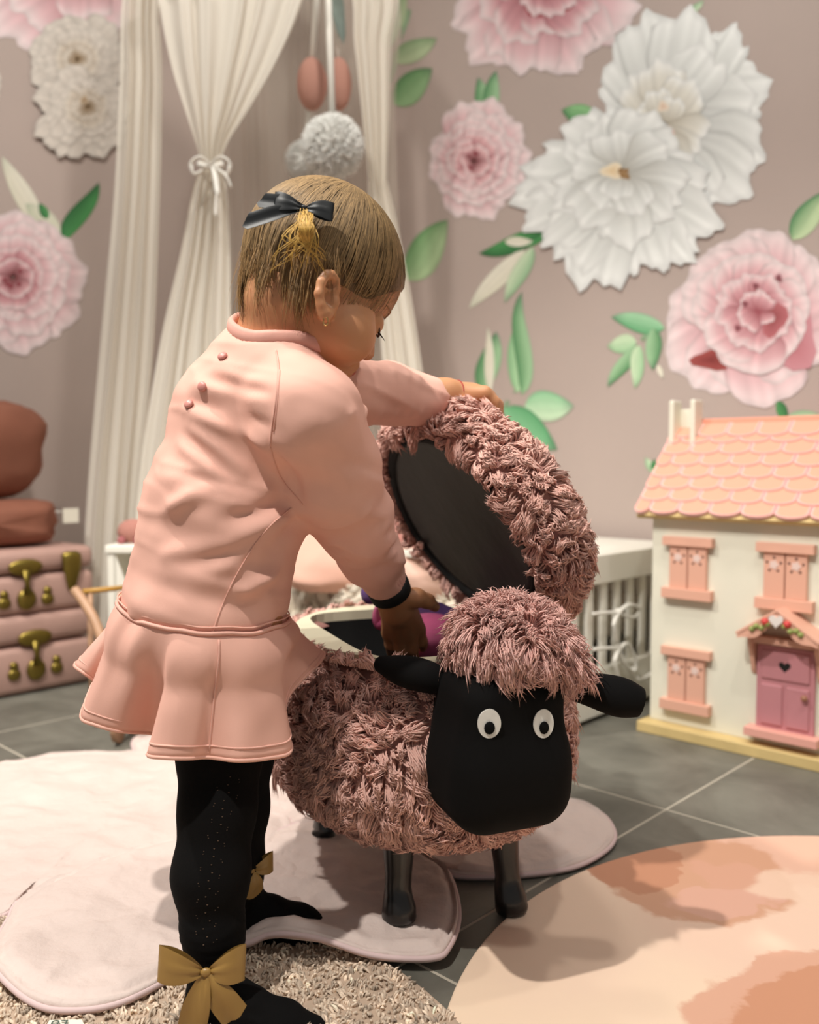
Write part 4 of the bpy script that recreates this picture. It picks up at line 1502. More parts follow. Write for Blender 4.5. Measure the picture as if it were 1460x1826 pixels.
def suitcase(a0, a1, z0, z1, label, dpt, off, latches):
    c = AB((a0 + a1) / 2, CB + off + dpt / 2, z0)
    s_ = empty('suitcase', c, label, 'suitcase', 'stacked pink suitcases')
    zs = z0 + (z1 - z0) * 0.62
    MB().box(AB((a0 + a1) / 2, CB + off + dpt / 2, (z0 + zs - 0.002) / 2), [EA, EB, UP], ((a1 - a0) / 2, dpt / 2, (zs - 0.002 - z0) / 2), 0.018).build('base', cpk, s_, True)
    MB().box(AB((a0 + a1) / 2, CB + off + dpt / 2, (zs + 0.002 + z1) / 2), [EA, EB, UP], ((a1 - a0) / 2, dpt / 2, (z1 - zs - 0.002) / 2), 0.018).build('lid', cpk, s_, True)
    for (px, py, kind) in latches:
        d = ray(px, py)
        p = V(0, 0, CAMH) + d * ((CB + off) / (d @ EB))
        l_ = empty('latch', p)
        link(l_, s_)
        ax = [EA, -EB, UP]
        if kind == 'clasp':
            MB().ball(p + UP * 0.032 - EB * 0.004, (0.042, 0.008, 0.02), ax=ax, seg=20).build('cap_plate', gold, l_, True)
            tube('hasp', [p + UP * 0.025 - EB * 0.01, p - EB * 0.012, p - UP * 0.03 - EB * 0.01], [0.011, 0.007, 0.012], gold, l_)
            MB().ball(p - UP * 0.045 - EB * 0.006, (0.024, 0.01, 0.026), ax=ax).build('lock_body', gold, l_, True)
            for sx_ in (-1, 1):
                mb = MB()
                mb.ball(p - UP * 0.05 + EA * sx_ * 0.052 - EB * 0.004, (0.016, 0.007, 0.014), ax=ax)
                mb.ball(p - UP * 0.03 + EA * sx_ * 0.052 - EB * 0.004, (0.011, 0.007, 0.011), ax=ax)
                mb.build('stud_plate', gold, l_, True)
        else:
            tube('handle_plate', spline(np.array([p + UP * 0.04 - EB * 0.005, p + UP * 0.02 - EB * 0.01, p - UP * 0.02 - EB * 0.01, p - UP * 0.055 - EB * 0.005]), 5), np.interp(np.linspace(0, 1, 16), [0, .15, .5, 1], [0.016, 0.026, 0.024, 0.008]), gold, l_, flat=0.4, up=EB)
    return s_


def caseA(px, py):
    d = ray(px, py)
    p = V(0, 0, CAMH) + d * (CB / (d @ EB))
    return p @ EA, p[2]


aR, _ = caseA(172, 1150)
aR2, zt2 = caseA(170, 975)
_, zmid = caseA(80, 1093)
aL, _ = caseA(-190, 1100)
_, ztop_ = caseA(85, 978)
suitcase(aL, aR - 0.005, 0.002, zmid, 'lower pink suitcase with brass clasp standing on the grey floor', 0.34, 0, [(62, 1160, 'clasp')])
suitcase(aL + 0.01, aR2, zmid + 0.001, ztop_, 'upper pink suitcase with two brass fittings, resting on the lower one', 0.34, 0.005, [(45, 1035, 'clasp'), (125, 1012, 'plate')])
ter = mat('terracotta_velvet', '#84523f', 0.85, var=(9, 0.1), sheen=0.3)
zc_ = ztop_
p0 = AB(caseA(-60, 930)[0], CB + 0.13, zc_ + 0.055)
ro = cushion('rolled_blanket', AB(caseA(5, 930)[0], CB + 0.12, zc_ + 0.059), [EA, UP, EB], (0.18, 0.058, 0.08), ter, 'folded terracotta velvet blanket lying on the upper suitcase', 'blanket', 4, ex=0.35)
tgp = AB(caseA(133, 920)[0], CB + 0.02, caseA(133, 920)[1])
tt = empty('price_tag', tgp)
link(tt, ro)
MB().box(tgp, [EA, EB, UP], (0.02, 0.001, 0.018)).build('card', mat('tag_card', '#dcd6c6', 0.7), tt)
tube('string', [tgp - EA * 0.02 + UP * 0.01, tgp - EA * 0.04 + UP * 0.012], 0.0012, rb, tt, n=5)
cushion('cushion', AB(caseA(-10, 790)[0], CB + 0.16, zc_ + 0.235), [nrm(EA + 0.05 * UP), nrm(UP - 0.25 * EB), nrm(EB + 0.25 * UP)], (0.185, 0.128, 0.07), ter, 'terracotta velvet cushion leaning on top of the folded blanket', 'cushion', 6, ex=0.62)
cushion('cushion', AB(caseA(62, 830)[0], CB + 0.33, zc_ + 0.21), [EA, UP, EB], (0.105, 0.09, 0.045), mat('taupe_shadow', '#8d7663', 0.9), 'taupe cushion form standing for the shadow behind the terracotta cushion', 'cushion', 7, ex=0.45)  # solid taupe form built for the grey shadow of the terracotta cushion
# wooden toy cart whose handle shows behind the girl's skirt
ct = empty('toy_cart', fl(190, 1330), 'small light-wood toy cart handle beside the suitcases behind the girl\'s skirt', 'toy')
lw = mat('light_wood', '#b08a6c', 0.5, var=(15, 0.1))
tube('handle', spline(np.array([at(133, 1052, 1.80), at(150, 1075, 1.78), at(168, 1105, 1.76), at(185, 1150, 1.74)]), 5), 0.010, lw, ct)
tube('crossbar', [at(148, 1055, 1.84), at(232, 1047, 1.90)], 0.0055, mat('honey_wood', '#b08438', 0.5), ct)
for px in (160, 215):
    tube('leg', [at(px, 1056, 1.85), V(at(px, 1056, 1.85)[0], 1.85, 0.02)], 0.006, lw, ct)
MB().box(V(at(285, 1200, 1.82)[0], 1.8, 0.13), np.eye(3), (0.07, 0.06, 0.05), 0.006).build('tray', lw, ct)
for sx_ in (-0.07, 0.07):
    for sy_ in (-0.045, 0.045):
        c = V(at(285, 1200, 1.82)[0] + sx_, 1.8 + sy_, 0.04)
        MB().prism([(0.038 * math.cos(a), 0.038 * math.sin(a)) for a in np.linspace(0, 2 * PI, 24, endpoint=False)], c, V(0, 1, 0), UP, V(1, 0, 0), 0.01).build('wheel', lw, ct)

# ================================================================== PLUSH SHEEP STOOL
YAW = math.radians(22)
SF = V(math.sin(YAW), -math.cos(YAW), 0)     # stool forward (towards its face)
SS = V(math.cos(YAW), math.sin(YAW), 0)      # stool side (right in the photo)
SC = V(0.005, 1.18, 0)
wool = mat('pink_wool', '#b08078', 0.9, vcol=True, sheen=0.35, bump=(300, 0.3, 0.001))
WOOLC = rgb('#dcb0a3')
under = mat('wool_backing', '#9c7068', 0.95)
blk = mat('black_fleece', '#0b0a0a', 0.9, sheen=0.04, spec=0.15)
st = empty('sheep_stool', SC, 'pink woolly sheep-shaped storage stool with black face and lid held open', 'stool')
BZ0, BZ1, BA, BB = 0.108, 0.335, 0.245, 0.182


def stool(p):
    """local (forward, side, up) -> world"""
    return SC + SF * p[0] + SS * p[1] + UP * p[2]


def oval(name, prof, nu, m, parent, tf):
    """loft of ovals; prof rows (a, b, z)"""
    vs, fs = [], []
    for (a, b, z) in prof:
        for k in range(nu):
            t = 2 * PI * k / nu
            vs.append(tf((a * math.cos(t), b * math.sin(t), z)))
    n = len(prof)
    for i in range(n - 1):
        for k in range(nu):
            k2 = (k + 1) % nu
            fs.append((i * nu + k, i * nu + k2, (i + 1) * nu + k2, (i + 1) * nu + k))
    v, q = np.array(vs), np.array(fs)
    c = v.mean(0)
    if np.einsum('ij,ij->i', v[q].mean(1) - c, np.cross(v[q[:, 2]] - v[q[:, 0]], v[q[:, 3]] - v[q[:, 1]])).sum() < 0:
        q = q[:, ::-1].copy()
    return mk(name, v, q, m, parent), v, q


prof = []
for i in range(25):
    t = -PI / 2 + PI * i / 24 * 0.93
    cz = math.copysign(abs(math.sin(t)) ** 0.8, math.sin(t))
    r = abs(math.cos(t)) ** 0.55
    if t > 0 and r < 0.84:
        continue
    prof.append((BA * r + 1e-4, BB * r + 1e-4, (BZ0 + BZ1) / 2 + (BZ1 - BZ0) / 2 * cz))
prof = [p for p in prof]
prof += [(0.196, 0.146, 0.330), (0.186, 0.138, 0.318)]
bodyo, bv, bq = oval('body', prof, 64, under, st, stool)
P, N = sample_mesh(bv, bq, 46000)
loc = np.stack([(P - SC) @ SF, (P - SC) @ SS], 1)
k = ~((P[:, 2] > 0.29) & ((loc[:, 0] / 0.204) ** 2 + (loc[:, 1] / 0.151) ** 2 < 1))
P, N = P[k], N[k]
th = rng.random(3200) * 2 * PI
rr_ = rng.uniform(1.0, 1.06, 3200)
P2 = SC[None] + np.outer(np.cos(th) * 0.207 * rr_, SF) + np.outer(np.sin(th) * 0.154 * rr_, SS) + np.outer(np.full(3200, 0.326), UP)
N2 = nrm_rows(np.outer(np.cos(th) * 0.6, SF) + np.outer(np.sin(th) * 0.6, SS) + UP[None])
P, N = np.concatenate([P, P2]), np.concatenate([N, N2])
locks('fleece', P, N, 0.017, 0.0012, wool, bodyo, WOOLC, clump=16, cl=0.72, bend=1.0, curl=0.7, cvar=0.07)['kind'] = 'stuff'
# rim board with a rounded rectangular opening, dark cloth bin
brd = mat('cream_board', '#d9d3b8', 0.5)
nu = 72
RA, RB, HA_, HB_ = 0.206, 0.153, 0.166, 0.112
outer, inner = [], []
for i in range(nu):
    t = 2 * PI * i / nu
    outer.append((RA * math.cos(t), RB * math.sin(t)))
    c, s_ = math.cos(t), math.sin(t)
    e_ = 5
    rr = (abs(c / HA_) ** e_ + abs(s_ / HB_) ** e_) ** (-1 / e_)
    inner.append((rr * c, rr * s_))
vs = [stool((*p, 0.338)) for p in outer] + [stool((*p, 0.338)) for p in inner] + [stool((*p, 0.324)) for p in inner] + [stool((*p, 0.324)) for p in outer]
fs = []
for r in range(4):
    for k in range(nu):
        k2 = (k + 1) % nu
        a, b = r * nu, ((r + 1) % 4) * nu
        fs.append((a + k, a + k2, b + k2, b + k))
mk('rim_board', vs, fs, brd, st, False)
vs = [stool((p[0], p[1], z)) for z in (0.3242, 0.17) for p in inner]
vs.append(stool((0, 0, 0.17)))
fs = [(k, (k + 1) % nu, nu + (k + 1) % nu, nu + k) for k in range(nu)] + [(nu + k, nu + (k + 1) % nu, 2 * nu) for k in range(nu)]
mk('storage_bin', vs, fs, mat('bin_cloth', '#060606', 0.95), st)
# lid, hinged on the right long side
TH = math.radians(62)
LU = -SS * math.cos(TH) + UP * math.sin(TH)
LN = nrm(np.cross(LU, SF))
LN = LN if LN[2] > 0 else -LN
LC = SC + SS * 0.14 + UP * 0.345 + LU * 0.15


def lidp(p):
    return LC + SF * p[0] + LU * p[1] + LN * p[2]


lid = empty('lid', LC)
link(lid, st)
prof = [(0.178, 0.129, 0.002), (0.191, 0.142, -0.010), (0.204, 0.154, -0.009), (0.215, 0.162, 0.006), (0.218, 0.164, 0.03), (0.208, 0.154, 0.05), (0.19, 0.138, 0.06), (0.15, 0.108, 0.067), (0.09, 0.065, 0.071), (0.001, 0.001, 0.072)]
lo, lv, lq = oval('cushion', prof, 56, under, lid, lidp)
P, N = sample_mesh(lv, lq, 28000)
pl_ = np.stack([(P - LC) @ SF, (P - LC) @ LU, (P - LC) @ LN], 1)
k = ~((pl_[:, 2] < 0.006) & ((pl_[:, 0] / 0.188) ** 2 + (pl_[:, 1] / 0.139) ** 2 < 1))
P, N = P[k], N[k]
locks('fleece', P, N, 0.015, 0.0012, wool, lo, WOOLC, clump=16, cl=0.72, bend=1.0, curl=0.7, cvar=0.07)['kind'] = 'stuff'
lin_ = mat('lining_cloth', '#171513', 0.6, var=(8, 0.2), bump=(9, 0.5, 0.01))
vs, fs = [], []
rings = [(1.0, 0.001), (0.985, -0.006), (0.9, -0.006), (0.86, -0.003), (0.6, -0.003), (0.3, -0.003), (0.002, -0.003)]
for s_, z in rings:
    for k in range(56):
        t = 2 * PI * k / 56
        vs.append(lidp((0.182 * s_ * math.cos(t), 0.133 * s_ * math.sin(t), z)))
for i in range(len(rings) - 1):
    for k in range(56):
        k2 = (k + 1) % 56
        fs.append((i * 56 + k, i * 56 + k2, (i + 1) * 56 + k2, (i + 1) * 56 + k))
mk('lining', vs, fs, lin_, lid)
edge = [lidp((0.182 * math.cos(t), 0.133 * math.sin(t), -0.004)) for t in np.linspace(0, 2 * PI, 64, endpoint=False)]
tube('lining_binding', edge, 0.0085, mat('binding', '#050505', 0.9), lid, closed=True, n=8)
for a in (-0.1, 0.1):
    MB().box(stool((a, 0.15, 0.348)), [SF, SS, UP], (0.018, 0.008, 0.002), 0.0005).build('hinge', mat('hinge_metal', '#555048', 0.4, metal=0.8), lid)
# legs
lgm = mat('black_wood', '#15110f', 0.32, coat=0.2)
for a, b, zb in ((0.135, -0.075, 0.022), (0.135, 0.075, 0.004), (-0.13, -0.085, 0.018), (-0.13, 0.085, 0.012)):
    top = stool((a * 0.9, b * 0.9, 0.14))
    bot = stool((a, b, zb))
    ts = [0, 0.25, 0.55, 0.68, 0.78, 0.87, 0.95, 0.985, 1.0]
    rs = [0.0205, 0.0195, 0.0160, 0.0155, 0.0175, 0.0200, 0.0205, 0.0195, 0.017]
    pts = [top + (bot - top) * t for t in ts]
    pts = [p + SF * (0.004 if t > 0.8 else 0) for p, t in zip(pts, ts)]
    tube('leg', pts, rs, lgm, st, n=18)
# head: rounded black muzzle block on the front
hd = empty('head', stool((0.27, 0, 0.26)))
link(hd, st)
HC = at(889, 1332, 0.925)
g = Grid(HC - 0.14, HC + V(0.14, 0.14, 0.14), 0.004)
tilt = nrm(UP + SF * 0.05)
hf = nrm(np.cross(np.cross(tilt, SF), tilt))
hax = [hf, SS, tilt]
g.rbox(HC + tilt * 0.015, (0.05, 0.0575, 0.07), 0.026, hax, 0.02)
g.rbox(HC - tilt * 0.03, (0.054, 0.060, 0.045), 0.030, hax, 0.04)
g.ell(HC - SF * 0.045 + tilt * 0.03, (0.05, 0.05, 0.05), hax, 0.02)
v, q = gmesh(g, 2)
fo = mk('face', v, q, blk, hd)
fb = bvh_of(fo)
# ears
for pts in ([(802, 1222, 0.945, 0.012), (762, 1207, 0.945, 0.0175), (715, 1195, 0.95, 0.0165), (668, 1181, 0.955, 0.007)], [(1003, 1222, 0.955, 0.012), (1050, 1229, 0.945, 0.018), (1105, 1243, 0.94, 0.0215), (1145, 1254, 0.94, 0.015)]):
    pp = spline(np.array(pts), 6)
    C3 = [at(p[0], p[1], p[2]) for p in pp]
    R3 = list(pp[:, 3])
    R3[-1] *= 0.55
    tube('ear', C3, R3, blk, hd, n=16, flat=0.55 if False else 1.0)
# pompom of wool on the head
g = Grid(at(910, 1140, 0.94) - 0.11, at(910, 1140, 0.94) + 0.11, 0.005)
g.ell(at(908, 1148, 0.94), (0.052, 0.056, 0.041), [SS, SF, UP], 0.01)
g.ell(at(985, 1185, 0.945), (0.018, 0.035, 0.02), [SS, SF, UP], 0.03)
v, q = gmesh(g, 1)
tuft = mk('topknot', v, q, under, hd)
P, N = sample_mesh(v, q, 9000)
locks('fleece', P, N, 0.02, 0.0008, mat('pink_wool_long', '#c08f86', 0.9, vcol=True, sheen=0.35), tuft, rgb('#deb2a8'), clump=9, cl=0.55, bend=0.9, curl=0.3, droop=(0, -0.2, -0.9), cvar=0.08, seg=4)['kind'] = 'stuff'
# simple sewn eyes, set apart on the face, and 
eyw = mat('eye_felt', '#d9d6cf', 0.8, bump=(200, 0.3, 0.001))
for px in (872, 968):
    s_ = surf(fb, px, 1290)
    p, n_ = s_
    a1 = nrm(np.cross(UP, n_))
    a2 = np.cross(n_, a1)
    ey = empty('eye', p)
    link(ey, hd)
    disc = [(0.0115 * math.cos(t), 0.0145 * math.sin(t)) for t in np.linspace(0, 2 * PI, 28, endpoint=False)]
    MB().prism(disc, p - n_ * 0.001, a1, a2, n_, 0.0025).build('eye_white', eyw, ey)
    MB().ball(p + n_ * 0.002 - a2 * 0.004, (0.0055, 0.0065, 0.0025), ax=[a1, a2, n_]).build('pupil', blk, ey, True)

# toy inside the bin
toy = empty('foil_toy', at(755, 1125, 1.22), 'shiny pink and purple toy inside the stool\'s storage bin under the girl\'s hand', 'toy')
tpk = mat('toy_magenta', '#cf6590', 0.25, var=(20, 0.1))
tpu = mat('toy_purple', '#5d4474', 0.2, var=(30, 0.25), bump=(40, 0.4, 0.003))
g = Grid(at(750, 1120, 1.24) - 0.12, at(750, 1120, 1.24) + 0.12, 0.004)
g.ell(at(765, 1140, 1.22), (0.052, 0.05, 0.036), None, 0.01)
v, q = gmesh(g, 2)
mk('ball', v, q, tpk, toy)
g = Grid(at(780, 1110, 1.24) - 0.12, at(780, 1110, 1.24) + 0.12, 0.004)
g.ell(at(775, 1105, 1.26), (0.05, 0.03, 0.026), [nrm(V(1, 0, -.25)), V(0, 1, 0), nrm(V(.25, 0, 1))], 0.01)
v, q = gmesh(g, 1)
v = v + vnormals(v, q) * (vnoise(v * 60, 3) * 0.004)[:, None]
mk('foil_wrap', v, q, tpu, toy)
g = Grid(at(675, 1095, 1.27) - 0.06, at(675, 1095, 1.27) + 0.06, 0.003)
g.ell(at(678, 1100, 1.27), (0.012, 0.012, 0.02), None, 0.01)
v, q = gmesh(g, 1)
mk('end_knob', v, q, tpk, toy)
g = Grid(at(660, 1060, 1.25) - 0.06, at(660, 1060, 1.25) + 0.06, 0.003)
g.ell(at(660, 1058, 1.25), (0.014, 0.012, 0.016), None, 0.01)
v, q = gmesh(g, 1)
mk('foil_end', v, q, tpu, toy)
tube('elastic', spline(np.array([at(687, 1112, 1.24), at(683, 1125, 1.235), at(688, 1138, 1.23), at(700, 1150, 1.22)]), 6), 0.0016, mat('elastic', '#b9a6b6', 0.5), toy, n=6)

# ================================================================== PERSON
pr = empty('person', V(-0.2, 0.95, 0), 'toddler in a pink peplum dress and black tights leaning over the sheep stool', 'person')
skin = bpy.data.materials.new('skin')
skin.use_nodes = True
b = skin.node_tree.nodes['Principled BSDF']
b.inputs['Base Color'].default_value = (*rgb('#c48c64'), 1)
b.inputs['Roughness'].default_value = 0.5
b.inputs['Subsurface Weight'].default_value = 0.25
b.inputs['Subsurface Radius'].default_value = (0.010, 0.004, 0.002)
b.inputs['Subsurface Scale'].default_value = 0.5
hy, hp = math.radians(33), math.radians(30)
hf_ = V(math.cos(hp) * math.cos(hy), math.cos(hp) * math.sin(hy), -math.sin(hp))
hu_ = V(math.sin(hp) * math.cos(hy), math.sin(hp) * math.sin(hy), math.cos(hp))
hl_ = np.cross(hu_, hf_)
H_C = at(573, 493, 0.95)
HX = [hf_, hl_, hu_]
HS = 0.955


def hp_(f, l, u):
    return H_C + (hf_ * f + hl_ * l + hu_ * u) * HS


# joints (photo position, depth, radius)
nSh, nEl, nWr = at(545, 742, 0.885), at(634, 935, 0.985), at(688, 1048, 1.085)
fSh, fEl, fWr = at(585, 700, 1.03), at(690, 703, 1.105), at(797, 702, 1.135)
g = Grid((-0.40, 0.80, -0.004), (0.14, 1.33, 0.90), 0.0021)
# head
g.ell(hp_(-0.004, 0, 0.018), (0.083, 0.069, 0.078), HX, 0.01)
g.ell(hp_(-0.034, 0, 0.012), (0.052, 0.06, 0.058), HX, 0.02)
g.ell(hp_(0.03, 0, 0.022), (0.055, 0.056, 0.05), HX, 0.02)
g.ell(hp_(0.028, 0, -0.042), (0.050, 0.054, 0.054), HX, 0.02)
for s_ in (-1, 1):
    g.ell(hp_(0.040, s_ * 0.034, -0.050), (0.036, 0.030, 0.034), HX, 0.012)
    g.ell(hp_(0.072, s_ * 0.030, -0.018), (0.016, 0.02, 0.012), HX, 0.01, cut=True)
    g.ell(hp_(0.064, s_ * 0.029, -0.019), (0.014, 0.015, 0.013), HX, 0.006)
g.ell(hp_(0.058, 0, -0.088), (0.022, 0.022, 0.018), HX, 0.015)
g.cap(hp_(0.078, 0, -0.012), hp_(0.089, 0, -0.04), 0.006, 0.0085, 0.01)
for s_ in (-1, 1):
    g.ell(hp_(0.084, s_ * 0.008, -0.044), (0.006, 0.006, 0.005), HX, 0.004)
g.cap(hp_(0.076, -0.013, -0.066), hp_(0.076, 0.013, -0.066), 0.0065, 0.0065, 0.008)
g.cap(hp_(0.073, -0.01, -0.076), hp_(0.073, 0.01, -0.076), 0.0065, 0.0065, 0.006)
# ears
LOBE = {}
for s_ in (-1, 1):
    out_ = hl_ * s_
    eu = nrm(hu_ - hf_ * 0.4)
    ef = nrm(hf_ * 0.96 - out_ * 0.22)
    ef = nrm(ef - eu * (ef @ eu))
    en = np.cross(ef, eu)
    en = en if en @ out_ > 0 else -en
    ec = hp_(-0.010, s_ * 0.070, -0.045)
    E3 = lambda f, u, n: ec + ef * f * 0.95 + eu * u * 0.82 + en * n
    EX = [ef, en, eu]
    g.ell(E3(0.001, 0.0, -0.001), (0.0135, 0.0036, 0.0245), EX, 0.004)
    arc = [(0.0125 * math.cos(t) + (0.003 if math.sin(t) < -0.5 else 0), 0.0245 * math.sin(t), 0.003) for t in np.radians([25, 55, 85, 115, 150, 185, 215, 245])]
    g.chain([(E3(*p), r) for p, r in zip(arc, (0.0032, 0.0040, 0.0044, 0.0046, 0.0046, 0.0044, 0.0044, 0.0050))], 0.0025)
    LOBE[s_] = E3(0.002, -0.0255, 0.003)
    g.ell(E3(0.001, -0.0225, 0.002), (0.0075, 0.0052, 0.008), EX, 0.004)
    g.ell(E3(0.004, -0.003, 0.005), (0.0068, 0.014, 0.0095), EX, 0.001, cut=True)
    g.ell(E3(0.002, 0.0125, 0.0055), (0.007, 0.009, 0.0052), EX, 0.001, cut=True)
    g.ell(E3(0.0125, -0.005, 0.001), (0.0042, 0.0045, 0.0062), EX, 0.003)
    g.cap(E3(0.010, 0.014, -0.006), E3(0.010, -0.016, -0.008), 0.008, 0.009, 0.006)
# neck and trunk
g.cap(hp_(-0.022, 0, -0.05), at(505, 655, 0.955), 0.0435, 0.046, 0.02)
g.cap(at(470, 690, 0.955), at(380, 1060, 0.95), 0.058, 0.07, 0.03)
g.cap(at(380, 1060, 0.95), at(395, 1180, 0.94), 0.07, 0.062, 0.03)
# arms
g.chain([(at(500, 690, 0.92), 0.035), (nSh, 0.034), (nEl, 0.026), (at(672, 1018, 1.06), 0.0215), (nWr, 0.0195)], 0.015)
g.chain([(at(540, 680, 1.0), 0.035), (fSh, 0.032), (fEl, 0.026), (at(775, 708, 1.128), 0.020), (fWr, 0.0172)], 0.015)
# near hand: reaching down into the bin, thumb out to the right
kn = [at(694, 1128, 1.150), at(711, 1131, 1.140), at(729, 1130, 1.143), at(745, 1122, 1.155)]
tips = [at(700, 1172, 1.185), at(718, 1186, 1.178), at(740, 1184, 1.182), at(756, 1165, 1.192)]
pc = at(707, 1088, 1.115)
g.chain([(nWr, 0.0195), (pc, 0.0205)], 0.01)
for i in range(4):
    g.cap(pc + (kn[i] - kn[1]) * 0.45, kn[i], 0.0145, 0.0105, 0.008)
    mid = (kn[i] * 0.45 + tips[i] * 0.55) + V(0, -0.012, 0.004)
    g.chain([(kn[i], 0.0095), (mid, 0.0080), (tips[i], 0.0065)], 0.003)
g.chain([(at(715, 1065, 1.10), 0.013), (at(742, 1066, 1.105), 0.0115), (at(762, 1072, 1.115), 0.0088), (at(775, 1082, 1.13), 0.0068)], 0.006)
# far hand: lying on the lid's top edge, fingers curling over it
pc2 = at(838, 706, 1.150)
g.chain([(fWr, 0.0172), (pc2, 0.0165)], 0.01)
for i in range(4):
    off = V(-0.004 + 0.003 * i, -0.024 + 0.016 * i, 0.0)
    k0 = at(866, 704, 1.160) + off
    g.cap(pc2 + off * 0.5, k0, 0.0125, 0.0098, 0.008)
    g.chain([(k0, 0.0092), (k0 + V(0.013, 0.004, -0.011), 0.0076), (k0 + V(0.016, 0.006, -0.030), 0.0062)], 0.003)
g.chain([(at(818, 720, 1.130), 0.0105), (at(834, 736, 1.116), 0.0088), (at(850, 746, 1.112), 0.0064)], 0.005)
# legs inside the tights
nL = [(at(380, 1230, 0.935), 0.050), (at(392, 1340, 0.936), 0.043), (at(388, 1440, 0.914), 0.038), (at(376, 1560, 0.897), 0.0375), (at(380, 1660, 0.888), 0.029), (at(384, 1740, 0.882), 0.023), (at(372, 1800, 0.875), 0.023)]
fL_ = [(at(415, 1230, 0.98), 0.048), (at(418, 1340, 0.99), 0.042), (at(418, 1440, 1.0), 0.037), (at(412, 1540, 1.01), 0.036), (at(424, 1610, 1.025), 0.027), (at(438, 1645, 1.03), 0.023), (at(430, 1662, 1.032), 0.021)]
g.chain([(p, r - 0.003) for p, r in nL], 0.015)
g.chain([(p, r - 0.003) for p, r in fL_], 0.015)
nF = [(at(372, 1806, 0.872), 0.023), (at(430, 1802, 0.868), 0.024), (at(500, 1828, 0.860), 0.021), (at(556, 1842, 0.855), 0.016)]
fF = [(at(436, 1652, 1.030), 0.023), (at(475, 1642, 1.026), 0.0265), (at(530, 1652, 1.020), 0.0235), (at(568, 1664, 1.016), 0.0175)]
g.chain([(p, r - 0.003) for p, r in nF], 0.012)
g.chain([(p, r - 0.003) for p, r in fF], 0.012)
bv_, bq_ = gmesh(g, 1)
body_o = mk('body', bv_, bq_, skin, pr)
bb = bvh_of(body_o)
# face details
lash = mat('lash', '#2c1a12', 0.7)
for s_ in (-1, 1):
    pts = [hp_(0.079, s_ * 0.018, -0.022), hp_(0.081, s_ * 0.026, -0.027), hp_(0.075, s_ * 0.036, -0.026), hp_(0.068, s_ * 0.041, -0.022)]
    tube('eyelashes', spline(np.array(pts), 5), 0.0012, lash, body_o, n=5)
    MB().ball(hp_(0.066, s_ * 0.029, -0.020), (0.0125, 0.0125, 0.0125), ax=HX, seg=16).build('eye', skin, body_o, True)
    tube('lash_tuft', [hp_(0.075, s_ * 0.036, -0.027), hp_(0.084, s_ * 0.041, -0.033)], [0.0011, 0.0002], lash, body_o, n=5)
    tube('eyebrow', spline(np.array([hp_(0.083, s_ * 0.014, 0.0), hp_(0.079, s_ * 0.03, 0.004), hp_(0.066, s_ * 0.044, 0.0)]), 5), [0.0008] * 11, mat('brow', '#a97f58', 0.8), body_o, n=5)
MB().ball(hp_(0.0805, 0, -0.071), (0.005, 0.013, 0.006), ax=HX).build('lips', mat('lip', '#b0645a', 0.5), body_o, True)
# ---------------------------------------------------------------- tights
g = Grid((-0.42, 0.78, -0.005), (0.02, 1.12, 0.36), 0.003)
g.chain(nL, 0.015)
g.chain(fL_, 0.015)
g.chain(nF, 0.012)
g.chain(fF, 0.012)
v, q = gmesh(g, 2)
v = v + vnormals(v, q) * ((vnoise(v * 45, 8) * 0.0012) * (v[:, 2] < 0.12) + np.abs(np.sin(v[:, 2] * 260 + vnoise(v * 30) * 2)) * 0.0008 * (v[:, 2] < 0.1))[:, None]
tg_m = mat('black_knit', '#0a0909', 0.9, sheen=0.03, bump=(500, 0.3, 0.0006), spec=0.15)
ti = mk('tights', v, q, tg_m, pr)
tb2 = bvh_of(ti)
# openwork column: tiny holes showing skin
mb = MB()
random.seed(4)
for i in range(64):
    t = i / 63
    yy = 1385 + t * 300
    xx = np.interp(t, [0, 0.3, 0.6, 1.0], [412, 390, 372, 366]) + 20 * math.sin(i * 1.05) + random.uniform(-3, 3)
    s_ = surf(tb2, xx, yy)
    if s_:
        p, n_ = s_
        mb.ball(p, (0.0006, 0.0006, 0.0004) if i % 3 else (0.0009, 0.0009, 0.0005), seg=6, rings=4)
mb.build('openwork', mat('openwork_skin', '#54402f', 0.8), ti, True)['kind'] = 'stuff'


